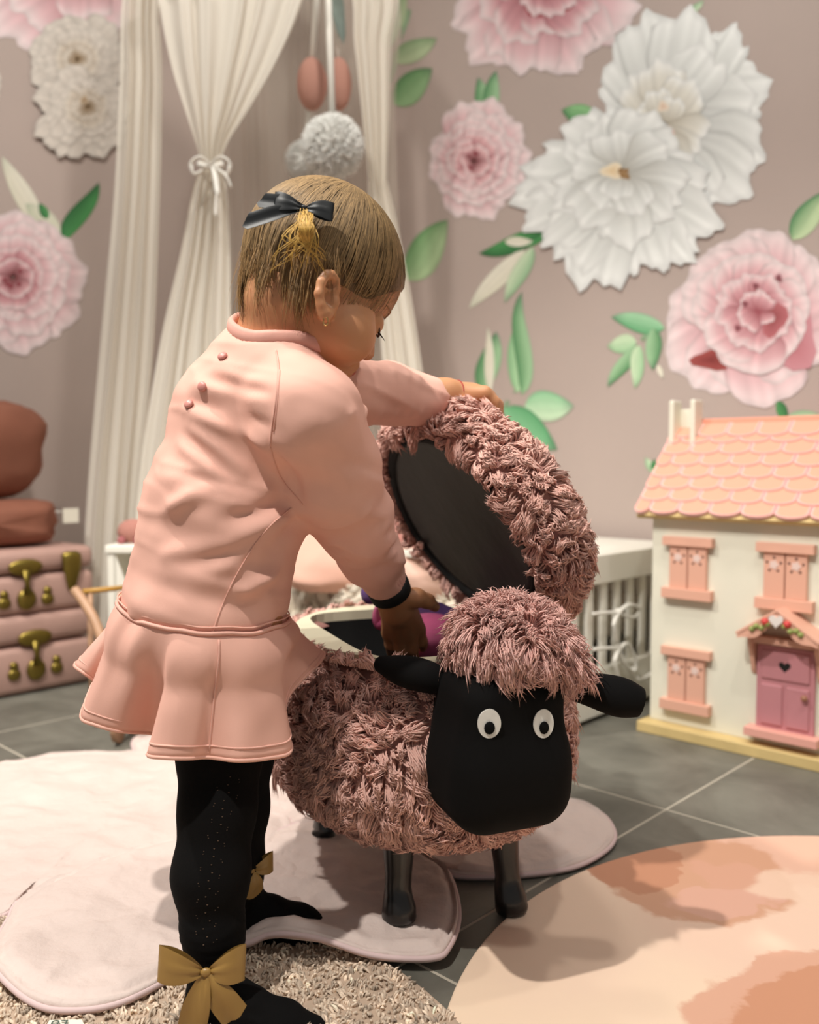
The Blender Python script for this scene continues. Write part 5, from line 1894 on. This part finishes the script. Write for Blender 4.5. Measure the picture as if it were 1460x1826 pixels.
# ---------------------------------------------------------------- bows
def bow(name, c, r, u, n, s, m, parent, tails=True, loops=((-1, 0.05), (1, 0.05)), tl=((-0.35, -1.05), (0.45, -0.9))):
    e_ = empty(name, c)
    link(e_, parent)
    c, r, u, n = np.asarray(c), nrm(r), nrm(u), nrm(n)
    for sg_, rise in loops:
        vs, fs = [], []
        nx, ny = 12, 9
        for side in (1, -1):
            for i in range(nx):
                t = i / (nx - 1)
                hh = s * (0.10 + 0.34 * math.sin(PI * 0.5 * min(1, t * 1.15)) ** 0.9)
                bul = s * 0.2 * math.sin(PI * t) ** 0.8 * (1 if side == 1 else 0.55)
                for j in range(ny):
                    w = j / (ny - 1) * 2 - 1
                    pleat = s * 0.035 * math.cos(w * 7) * (1 - t) ** 1.0
                    p = c + r * (sg_ * s * (0.08 + 0.98 * t)) + u * (hh * w + rise * s * t * 2) + n * (side * (bul * (1 - 0.25 * w * w) + 0.002 * s) + pleat + s * 0.05)
                    vs.append(p)
        for side in (0, 1):
            o = side * nx * ny
            for i in range(nx - 1):
                for j in range(ny - 1):
                    a = o + i * ny + j
                    fs.append((a, a + 1, a + ny + 1, a + ny))
        for j in range(ny - 1):
            a = (nx - 1) * ny + j
            fs.append((a, a + 1, a + 1 + nx * ny, a + nx * ny))
        mk('loop', vs, fs, m, e_)
    if tails:
        for tx, tyy in tl:
            vs, fs = [], []
            nx, ny = 12, 7
            for side in (0, 1):
                for i in range(nx):
                    t = i / (nx - 1)
                    hw = s * (0.10 + 0.26 * math.sin(PI * 0.5 * min(1, t * 1.4)))
                    for j in range(ny):
                        w = j / (ny - 1) * 2 - 1
                        cut = 0.22 * t * t * (1 - abs(w - (0.4 if tx < 0 else -0.4))) if t > 0.5 else 0
                        d = V(tx, tyy)
                        d = d / np.linalg.norm(d)
                        L_ = s * math.hypot(tx, tyy) * (t + cut * 0.6)
                        pr_ = V(-d[1], d[0])
                        x, y = d * L_ + pr_ * hw * w
                        vs.append(c + r * x + u * y + n * (s * (0.06 + 0.10 * math.sin(t * 4) + 0.05 * math.sin(w * 3 + tx)) - side * 0.0006))
            for side in (0, 1):
                o = side * nx * ny
                for i in range(nx - 1):
                    for j in range(ny - 1):
                        a = o + i * ny + j
                        fs.append((a, a + 1, a + ny + 1, a + ny))
            mk('tail', vs, fs, m, e_)
    kb = MB()
    kb.ball(c + n * s * 0.1, (s * 0.14, s * 0.11, s * 0.08), ax=[r, u, n], seg=14, rings=10)
    kb.build('knot', m, e_, True)
    return e_


gold_r = mat('gold_ribbon', '#94733a', 0.38, spec=0.6, sheen=0.3)
h = surf(tb2, 372, 1716)
bow('ribbon_bow', h[0] + h[1] * 0.010, V(1, 0.1, -0.02), V(0.03, 0.16, 1), V(-0.05, -1, 0.16), 0.039, gold_r, ti, loops=((-1.12, 0.12), (0.9, 0.10)), tl=((-0.32, -1.45), (0.75, -1.15)))
bow('ribbon_bow', at(447, 1552, 0.985), V(0.75, 0.65, 0), UP, V(0.65, -0.75, 0.1), 0.027, gold_r, ti, tl=((-0.3, -1.0), (0.25, -1.1)))

# ---------------------------------------------------------------- dress
pinkd = mat('pink_jersey', '#e7b3a2', 0.88, var=(18, 0.035), bump=(700, 0.15, 0.0005), sheen=0.25)
g = Grid((-0.42, 0.78, 0.30), (0.16, 1.36, 0.76), 0.0035)
g.cap(at(365, 1080, 0.950), at(405, 900, 0.955), 0.086, 0.080, 0.03)
g.cap(at(405, 900, 0.955), at(442, 745, 0.960), 0.080, 0.073, 0.03)
g.cap(at(442, 745, 0.960), at(478, 670, 0.958), 0.073, 0.058, 0.03)
g.chain([(at(478, 668, 0.955), 0.056), (at(515, 640, 0.955), 0.050)], 0.02)
g.chain([(at(505, 690, 0.915), 0.048), (nSh, 0.050), (at(592, 840, 0.93), 0.0475), (nEl, 0.0385), (at(662, 992, 1.04), 0.031), (at(683, 1030, 1.075), 0.0265)], 0.022)
g.chain([(at(540, 680, 1.0), 0.048), (fSh, 0.042), (at(640, 702, 1.075), 0.036), (fEl, 0.034), (at(745, 712, 1.120), 0.0278), (at(770, 710, 1.128), 0.0252)], 0.02)
SEAM = [(507, 1128, 0.905), (480, 1141, 0.880), (435, 1141, 0.868), (390, 1138, 0.863), (370, 1137, 0.862), (340, 1131, 0.862), (318, 1124, 0.864), (300, 1119, 0.868), (285, 1112, 0.872), (265, 1104, 0.880), (245, 1094, 0.895), (230, 1085, 0.91), (222, 1078, 0.93), (217, 1070, 0.945), (216, 1064, 0.96), (218, 1058, 0.975), (225, 1054, 0.99), (262, 1060, 1.025), (330, 1075, 1.04), (420, 1088, 1.04), (485, 1095, 1.02), (505, 1095, 1.0), (512, 1098, 0.985), (516, 1105, 0.965), (518, 1112, 0.945), (515, 1120, 0.925)]
S3 = np.array([at(*p) for p in SEAM])
sc3 = S3.mean(0)
sn3 = np.linalg.svd(S3 - sc3)[2][2]
sn3 = sn3 if sn3[2] > 0 else -sn3
sl, x, y, z = g.reg(g.lo, sc3 + V(0.14, 0.2, 0.12))
pd = -((x - sc3[0]) * sn3[0] + (y - sc3[1]) * sn3[1] + (z - sc3[2]) * sn3[2]) - 0.006
g.F[sl] = np.maximum(g.F[sl], pd)
FU, g_lo, g_h = g.F.copy(), g.lo.copy(), g.h
# hollow the neck
g.cap(at(512, 648, 0.955), hp_(-0.028, 0, -0.05), 0.049, 0.052, 0.004, cut=True)
v, q = gmesh(g, 3)
tmp = mk('tmp', v, q)
tbv = bvh_of(tmp)
bpy.data.objects.remove(tmp)


def fold(pts, w, amp):
    out = []
    for a, b in pts:
        A, B = surf(tbv, *a), surf(tbv, *b)
        if A is None or B is None:
            continue
        A, B = A[0], B[0]
        ba = B - A
        t = np.clip(((v - A) @ ba) / (ba @ ba), 0, 1)
        d2 = ((v - A - t[:, None] * ba) ** 2).sum(1)
        out.append(amp * np.exp(-d2 / w ** 2) * (0.25 + 0.75 * np.sin(PI * t)))
    return sum(out)


dsp = fold([((540, 905), (420, 955)), ((530, 915), (390, 1010)), ((470, 955), (300, 985)), ((500, 1010), (420, 1060)), ((360, 880), (300, 910))], 0.0085, 0.0062)
dsp = dsp + fold([((535, 925), (410, 985)), ((500, 900), (400, 925)), ((440, 985), (330, 1005)), ((460, 870), (340, 850))], 0.008, -0.0045)
dsp = dsp + fold([((335, 735), (480, 800)), ((350, 690), (470, 715)), ((340, 760), (430, 835)), ((390, 660), (480, 690)), ((320, 790), (400, 860)), ((300, 850), (420, 880))], 0.0075, 0.0042)
dsp = dsp + fold([((345, 715), (470, 755)), ((370, 675), (480, 700)), ((330, 775), (410, 845))], 0.006, -0.0035)
dsp = dsp + fold([((590, 965), (690, 935)), ((600, 985), (700, 960)), ((620, 1005), (705, 985)), ((575, 935), (660, 900))], 0.006, 0.005)
dsp = dsp + fold([((595, 975), (695, 947)), ((612, 996), (702, 973))], 0.004, -0.006)
dsp = dsp + fold([((615, 662), (622, 740)), ((640, 658), (648, 742)), ((668, 658), (672, 745)), ((700, 664), (702, 742)), ((725, 668), (728, 740)), ((745, 672), (746, 740))], 0.0042, 0.0045)
dsp = dsp + fold([((500, 830), (500, 890)), ((490, 800), (540, 900))], 0.006, -0.004)
tax = nrm(at(442, 745, 0.96) - at(365, 1080, 0.95))
q3 = np.stack([(v @ tax) * 70, v[:, 0] * 14 + (v @ tax) * 12, v[:, 1] * 14], 1)
dsp = dsp + vnoise(q3, 31) * 0.0011 + (1 - np.abs(vnoise(q3 * 0.55, 33))) ** 3 * 0.0016
dsp = dsp + vnoise(v * 22, 4) * 0.0018 + vnoise(v * 45, 6) * 0.0008
v = v + vnormals(v, q) * (1.5 * dsp)[:, None]
dr_o = mk('dress', v, q, pinkd, pr)
db = bvh_of(dr_o)
seam = mat('seam_thread', '#e2ae9e', 0.9)
for pts, r_ in (([(492, 625), (497, 660), (491, 720), (484, 770), (481, 795)], 0.0010), ([(481, 795), (500, 850), (540, 900)], 0.0008), ([(520, 905), (470, 950), (430, 1010), (400, 1070), (378, 1130)], 0.0008), ([(499, 660), (494, 720), (488, 770)], 0.0007)):
    p = surf_path(db, pts, 0.0004, 8)
    if len(p) > 3:
        tube('seam', p, r_, seam, dr_o, n=5)
# back placket buttons
for px, py in ((398, 637), (362, 690), (338, 722)):
    h = surf(db, px, py)
    if h:
        MB().ball(h[0] + h[1] * 0.002, (0.0052, 0.0052, 0.0026), ax=[nrm(np.cross(h[1], UP)), nrm(np.cross(h[1], np.cross(h[1], UP))), h[1]]).build('button', mat('button_pink', '#d18e84', 0.4), dr_o, True)
# ribbed collar and cuffs
ring = []
na, nb = at(512, 648, 0.955), hp_(-0.028, 0, -0.05)
ndir = nrm(nb - na)
nx_ = nrm(np.cross(ndir, V(0, 1, 0)))
ny_ = np.cross(ndir, nx_)
for k in range(96):
    a_ = 2 * PI * k / 96
    hit = None
    for s_ in np.linspace(0.085, -0.06, 120):
        p = na + ndir * s_ + (nx_ * math.cos(a_) + ny_ * math.sin(a_)) * 0.0505
        i_ = np.round((p - g_lo) / g_h).astype(int)
        if (i_ >= 0).all() and (i_ < FU.shape).all() and FU[tuple(i_)] < 0.001:
            hit = p
            break
    ring.append(hit if hit is not None else na + (nx_ * math.cos(a_) + ny_ * math.sin(a_)) * 0.0505)
cc_ = np.array(ring)
for _ in range(6):
    cc_ = 0.5 * cc_ + 0.25 * (np.roll(cc_, 1, 0) + np.roll(cc_, -1, 0))
vs, fs = [], []
cm = cc_.mean(0)
for i, p in enumerate(cc_):
    o_ = nrm(p - cm)
    rib = 0.0008 * (i % 2)
    upd = ndir
    for dx, dz in ((0.006, -0.006), (0.0065, 0.000), (0.004, 0.007), (0.0, 0.010), (-0.0025, 0.006), (-0.0025, -0.008)):
        vs.append(p + o_ * (dx + rib) + upd * dz)
for i in range(len(cc_)):
    j = (i + 1) % len(cc_)
    for k in range(6):
        k2 = (k + 1) % 6
        fs.append((i * 6 + k, i * 6 + k2, j * 6 + k2, j * 6 + k))
mk('collar', vs, fs, mat('pink_rib', '#e0a798', 0.88), dr_o)


def cuff(a, b, r1, r2, nm='cuff'):
    P_ = [a, a * 0.75 + b * 0.25, a * 0.4 + b * 0.6, b * 0.96 + a * 0.04, b, b * 0.97 + a * 0.03]
    tube(nm, P_, [r1 * 0.97, r1, (r1 + r2) / 2, r2, r2 * 0.97, r2 * 0.8], MATS['pink_rib'], dr_o, n=96, rib=32, ribamp=0.018, caps=False)


cuff(at(678, 1022, 1.068), at(690, 1042, 1.086), 0.0268, 0.0252)
cuff(at(752, 708, 1.122), at(783, 710, 1.132), 0.0266, 0.0244)
# skirt: peplum with deep folds, explicit hem
hem = [(519, 1338, 0.905), (480, 1352, 0.880), (425, 1356, 0.860), (372, 1350, 0.872), (338, 1352, 0.858), (295, 1351, 0.852), (264, 1345, 0.868), (290, 1322, 0.92), (272, 1308, 0.935), (215, 1304, 0.905), (168, 1292, 0.908), (146, 1278, 0.922), (158, 1240, 0.955), (172, 1218, 0.975), (150, 1200, 0.97), (133, 1187, 0.985), (150, 1180, 1.02), (230, 1190, 1.045), (330, 1200, 1.05), (430, 1190, 1.055), (520, 1172, 1.05), (574, 1163, 1.03), (572, 1178, 1.01), (545, 1205, 0.985), (512, 1246, 0.955), (506, 1290, 0.93)]
Hm = spline(np.array([at(*p) for p in hem]), 7, True)
Tp = spline(S3, 7, True)
snap = []
for p in Tp:
    h_ = db.find_nearest(Vector(p))
    snap.append(np.array(h_[0]) + nrm((p - sc3) * V(1, 1, 0)) * 0.0015)
Tp = np.array(snap)
for _ in range(3):
    Tp = 0.5 * Tp + 0.25 * (np.roll(Tp, 1, 0) + np.roll(Tp, -1, 0))
m_ = len(Hm)
rows = 22
vs, fs = [], []
ctr = Tp.mean(0)
for j in range(rows):
    t = j / (rows - 1)
    for i in range(m_):
        a, b_ = Tp[i], Hm[i]
        hzt = t ** 1.12
        p = a + (b_ - a) * V(hzt, hzt, t)
        out = p - ctr
        out[2] = 0
        p = p + nrm(out) * 0.006 * math.sin(PI * min(1, t * 2.2)) * (1 if t < 0.45 else 0)
        vs.append(p)
vs = np.array(vs)
vs += (vnoise(vs * 35, 12) * 0.0012)[:, None] * nrm_rows((vs - ctr) * V(1, 1, 0))
for j in range(rows - 1):
    for i in range(m_):
        i2 = (i + 1) % m_
        fs.append((j * m_ + i, (j + 1) * m_ + i, (j + 1) * m_ + i2, j * m_ + i2))
sk = mk('skirt', vs, fs, pinkd, dr_o)
so = sk.modifiers.new('solid', 'SOLIDIFY')
so.thickness = 0.0022
so.offset = 0.0
G = vs.reshape(rows, m_, 3)
outw = lambda p: nrm((p - ctr) * V(1, 1, 0))
for rr in (0.935,):
    k = int(rr * (rows - 1))
    tube('hem_stitch', [p + outw(p) * 0.0012 for p in G[k]], 0.0012, seam, sk, closed=True, n=5)
tube('hem_edge', [p for p in G[-1]], 0.0022, pinkd, sk, closed=True, n=6)
tube('waist_seam', [p + outw(p) * 0.002 for p in G[0]], 0.0022, seam, sk, closed=True, n=6)
tube('waist_seam', [p + outw(p) * 0.0012 + UP * 0.006 for p in G[0]], 0.0009, pinkd, sk, closed=True, n=6)
sp = [G[k][21] + outw(G[k][21]) * 0.0014 for k in range(1, rows - 1)]
tube('side_seam', sp, 0.0012, seam, sk, n=5)

# ---------------------------------------------------------------- hair
hairm = mat('blond_hair', '#a07c4c', 0.55, vcol=True, spec=0.35)
HB = rgb('#8d6b42')
BOWP = hp_(-0.018, -0.024, 0.094)
# hair cap: skull offset, trimmed at the hairline
g = Grid(H_C - 0.13, H_C + 0.13, 0.0028)
g.ell(hp_(-0.004, 0, 0.018), (0.0855, 0.0715, 0.0805), HX, 0.01)
g.ell(hp_(-0.034, 0, 0.012), (0.0545, 0.0625, 0.0605), HX, 0.02)
g.ell(hp_(0.03, 0, 0.022), (0.0572, 0.0582, 0.0522), HX, 0.02)
g.ell(hp_(-0.026, 0, -0.048), (0.0462, 0.0480, 0.046), HX, 0.02)
g.ell(hp_(0.105, 0, -0.045), (0.085, 0.1, 0.082), HX, 0.006, cut=True)
g.ell(hp_(-0.000, 0, -0.140), (0.10, 0.12, 0.072), HX, 0.006, cut=True)
g.ell(hp_(0.012, 0, -0.062), (0.04, 0.12, 0.045), HX, 0.006, cut=True)
v, q = gmesh(g, 2)
lf = np.stack([(v - H_C) @ e_ for e_ in HX], 1)
az = np.arctan2(lf[:, 1], lf[:, 0])
edge_ = -0.060 + 0.016 * vnoise(np.stack([az * 9, az * 0, az * 0], 1), 41) + 0.012 * vnoise(np.stack([az * 26, az * 0, az * 0], 1), 42)
okv = (lf[:, 2] > edge_ * HS) | (lf[:, 0] > 0.0)
keepf = okv[q].all(1)
q = q[keepf]
used = np.unique(q)
remap = np.full(len(v), -1)
remap[used] = np.arange(len(used))
v, q, lf, az = v[used], remap[q], lf[used], az[used]
st_ = vnoise(np.stack([az * 9, lf[:, 2] * 18, lf[:, 0] * 5], 1), 3)
colv = np.array(rgb('#7b6142'))[None] * (0.82 + 0.45 * st_[:, None])
hair = mk('hair', v, q, mat('hair_cap', '#8d6b42', 0.6, vcol=True, bump=(220, 0.3, 0.001)), pr, col=np.clip(colv, 0, 1))
hn_ = vnormals(v, q)


def strands(name, roots, fn, n_seg, w, parent, cols):
    """thin flat hair strands, one mesh"""
    vs, fs, cs = [], [], []
    for ri, r0 in enumerate(roots):
        path = fn(r0, ri)
        if path is None:
            continue
        o = len(vs)
        K = len(path)
        for k in range(K):
            t = nrm(path[min(k + 1, K - 1)] - path[max(k - 1, 0)])
            s_ = nrm(np.cross(t, path[k] - H_C))
            ww = w * (1 - 0.75 * (k / (K - 1)) ** 2) * (0.55 + 0.45 * min(1, 4 * k / K))
            vs += [path[k] - s_ * ww, path[k] + nrm(path[k] - H_C) * ww * 0.6, path[k] + s_ * ww]
            cs += [cols[ri]] * 3
        for k in range(K - 1):
            a = o + 3 * k
            fs += [(a, a + 1, a + 4, a + 3), (a + 1, a + 2, a + 5, a + 4)]
    return mk(name, vs, np.array(fs), hairm, parent, True, col=np.clip(np.array(cs), 0, 1))


idx = rng.choice(len(v), 6500)
roots = v[idx] + hn_[idx] * 0.0005
bdir = nrm(BOWP - H_C)


def comb(p, ri):
    d = p - H_C
    r0 = np.linalg.norm(d)
    d0 = d / r0
    rb_ = np.linalg.norm(BOWP - H_C)
    ang = math.acos(np.clip(d0 @ bdir, -1, 1))
    if ang < 0.05:
        return None
    L_ = min(1.0, rng.uniform(0.35, 0.75) / ang)
    ax_ = nrm(rng.normal(size=3))
    out = []
    for k in range(9):
        t = L_ * k / 8
        dd = (d0 * math.sin((1 - t) * ang) + bdir * math.sin(t * ang)) / math.sin(ang)
        sw = np.cross(dd, ax_) * 0.03 * math.sin(PI * t)
        dd = nrm(dd + sw)
        # ride on the skull: local radius from the cap ellipsoid
        l = np.array([dd @ e_ for e_ in HX])
        re = 1 / math.sqrt((l[0] / 0.088) ** 2 + (l[1] / 0.0735) ** 2 + (l[2] / 0.0825) ** 2)
        re = max(re, r0 * (1 - t) + re * t) if k == 0 else re
        out.append(H_C + hu_ * 0.016 + hf_ * -0.005 + dd * re if k else p)
    out[1] = (out[0] + out[2]) / 2 + nrm(out[1] - H_C) * 0.001
    return np.array(out)


cl_ = [np.array(rgb('#846a47')) * rng.choice([0.6, 0.85, 1.0, 1.25, 1.6]) for _ in roots]
strands('combed_strands', roots, comb, 9, 0.00042, hair, cl_)['kind'] = 'stuff'
# loose wisps at the back of the head
nape = v[(lf[:, 2] < -0.035) & (lf[:, 0] < 0.0)]
nape = nape[rng.choice(len(nape), 900)]


def napefn(p, ri):
    d = nrm((p - H_C) * V(1, 1, 0))
    L_ = rng.uniform(0.012, 0.035)
    dn = nrm(V(rng.normal() * 0.12, rng.normal() * 0.12, -1) - hf_ * 0.0)
    return np.array([p - dn * 0.012 + d * 0.0006, p + d * 0.0008] + [p + d * (0.0012 + 0.0006 * k) + dn * L_ * k / 4 - d * 0.012 * (L_ / 0.03) * (k / 4) ** 2 for k in range(1, 5)])


strands('nape_strands', nape, napefn, 6, 0.00035, hair, [np.array(rgb('#8a683f')) * rng.uniform(0.65, 1.3) for _ in nape])['kind'] = 'stuff'
rts = []
for _ in range(1100):
    a_, e_ = rng.uniform(-1.35, 0.9), rng.uniform(-0.7, 0.55)
    rts.append(hp_(-0.004 - 0.086 * math.cos(a_) * math.cos(e_), 0.072 * math.sin(a_) * math.cos(e_), 0.018 + 0.081 * math.sin(e_)))


def wisp(p, ri):
    L_ = rng.uniform(0.03, 0.065)
    d = nrm(p - H_C)
    dn = V(-0.12, 0, -1)
    out = [p - d * 0.012]
    cu = nrm(rng.normal(size=3)) * 0.35
    cur_ = p - d * 0.006
    dirv = nrm(d * 0.45 + dn * 0.7 + cu * 0.5)
    for k in range(8):
        dirv = nrm(dirv + dn * 0.16 - d * 0.05 + cu * 0.05)
        cur_ = cur_ + dirv * L_ / 8
        out.append(cur_.copy())
    return np.array(out)


strands('loose_wisps', rts, wisp, 9, 0.00034, hair, [np.array(rgb('#8d6c42')) * rng.uniform(0.6, 1.5) for _ in rts])['kind'] = 'stuff'
# little ponytail falling from the hair tie
lp = spline(np.array([at(544, 378, 0.872), at(545, 398, 0.856), at(548, 418, 0.855), at(546, 440, 0.864)]), 5)
tube('pony_lock', lp, np.interp(np.linspace(0, 1, len(lp)), [0, .3, .7, 1], [0.0035, 0.0058, 0.005, 0.0008]), mat('pony_gold', '#a5823f', 0.45, var=(260, 0.3)), hair, n=14, flat=0.7)
pt0 = at(545, 385, 0.868)
rts = [pt0 + rng.normal(size=3) * V(0.004, 0.003, 0.003) for _ in range(260)]


def tail(p, ri):
    if ri < 225:
        e_ = at(546 + rng.normal() * 5, 432 + rng.uniform(-14, 10), 0.858)
        m1 = at(545 + rng.normal() * 6, 404, 0.848)
        return spline(np.array([p, m1, e_]), 4)
    e_ = at(535 + np.clip(rng.normal(), -1.3, 1.1) * 42, 470 + rng.uniform(-20, 25), 0.868)
    m1 = at(540 + (rng.normal() * 18), 420, 0.855)
    m2 = (m1 * 0.4 + e_ * 0.6) + V(rng.normal() * 0.006, -0.004, 0)
    return spline(np.array([p, m1, m2, e_]), 4)


strands('ponytail', rts, tail, 9, 0.0005, hair, [np.array(rgb('#c39a4c')) * rng.uniform(0.7, 1.35) for _ in rts])['kind'] = 'stuff'
bow('hair_bow', at(543, 372, 0.866), V(1, 0.15, -0.08), V(0.1, 0.2, 1), V(-0.1, -1, 0.35), 0.021, mat('black_ribbon', '#15181b', 0.45), hair, tails=True, loops=((-1.3, 0.08), (1.25, -0.02)), tl=((-1.9, 0.15), (-2.4, -0.9)))
# earring, bracelets
gp = LOBE[-1] - hu_ * 0.006 - hl_ * 0.003
hoop = [gp + V(0.0022 * math.cos(t), -0.001, 0.004 * math.sin(t)) for t in np.linspace(0, 2 * PI, 16, endpoint=False)]
tube('earring', hoop, 0.0007, mat('gold_thin', '#d8b878', 0.25, metal=1.0), body_o, closed=True, n=6)
ax_ = nrm(nWr - nEl)
tube('wristband', [at(688, 1038, 1.082), at(692, 1047, 1.087), at(697, 1058, 1.093)], [0.0242, 0.0246, 0.0238], mat('black_elastic', '#08080a', 0.8), body_o, n=32, caps=False)
wb = bpy.data.objects['wristband']
wb.modifiers.new('solid', 'SOLIDIFY').thickness = 0.002
c3 = at(814, 704, 1.141)
axb = nrm(pc2 - fWr)
s1 = nrm(np.cross(axb, UP))
s2 = np.cross(s1, axb)
tube('red_thread', [c3 + (s1 * math.cos(t) + s2 * math.sin(t)) * 0.0178 for t in np.linspace(0, 2 * PI, 32, endpoint=False)], 0.0013, mat('red_thread', '#9c2f22', 0.7), body_o, closed=True, n=6)
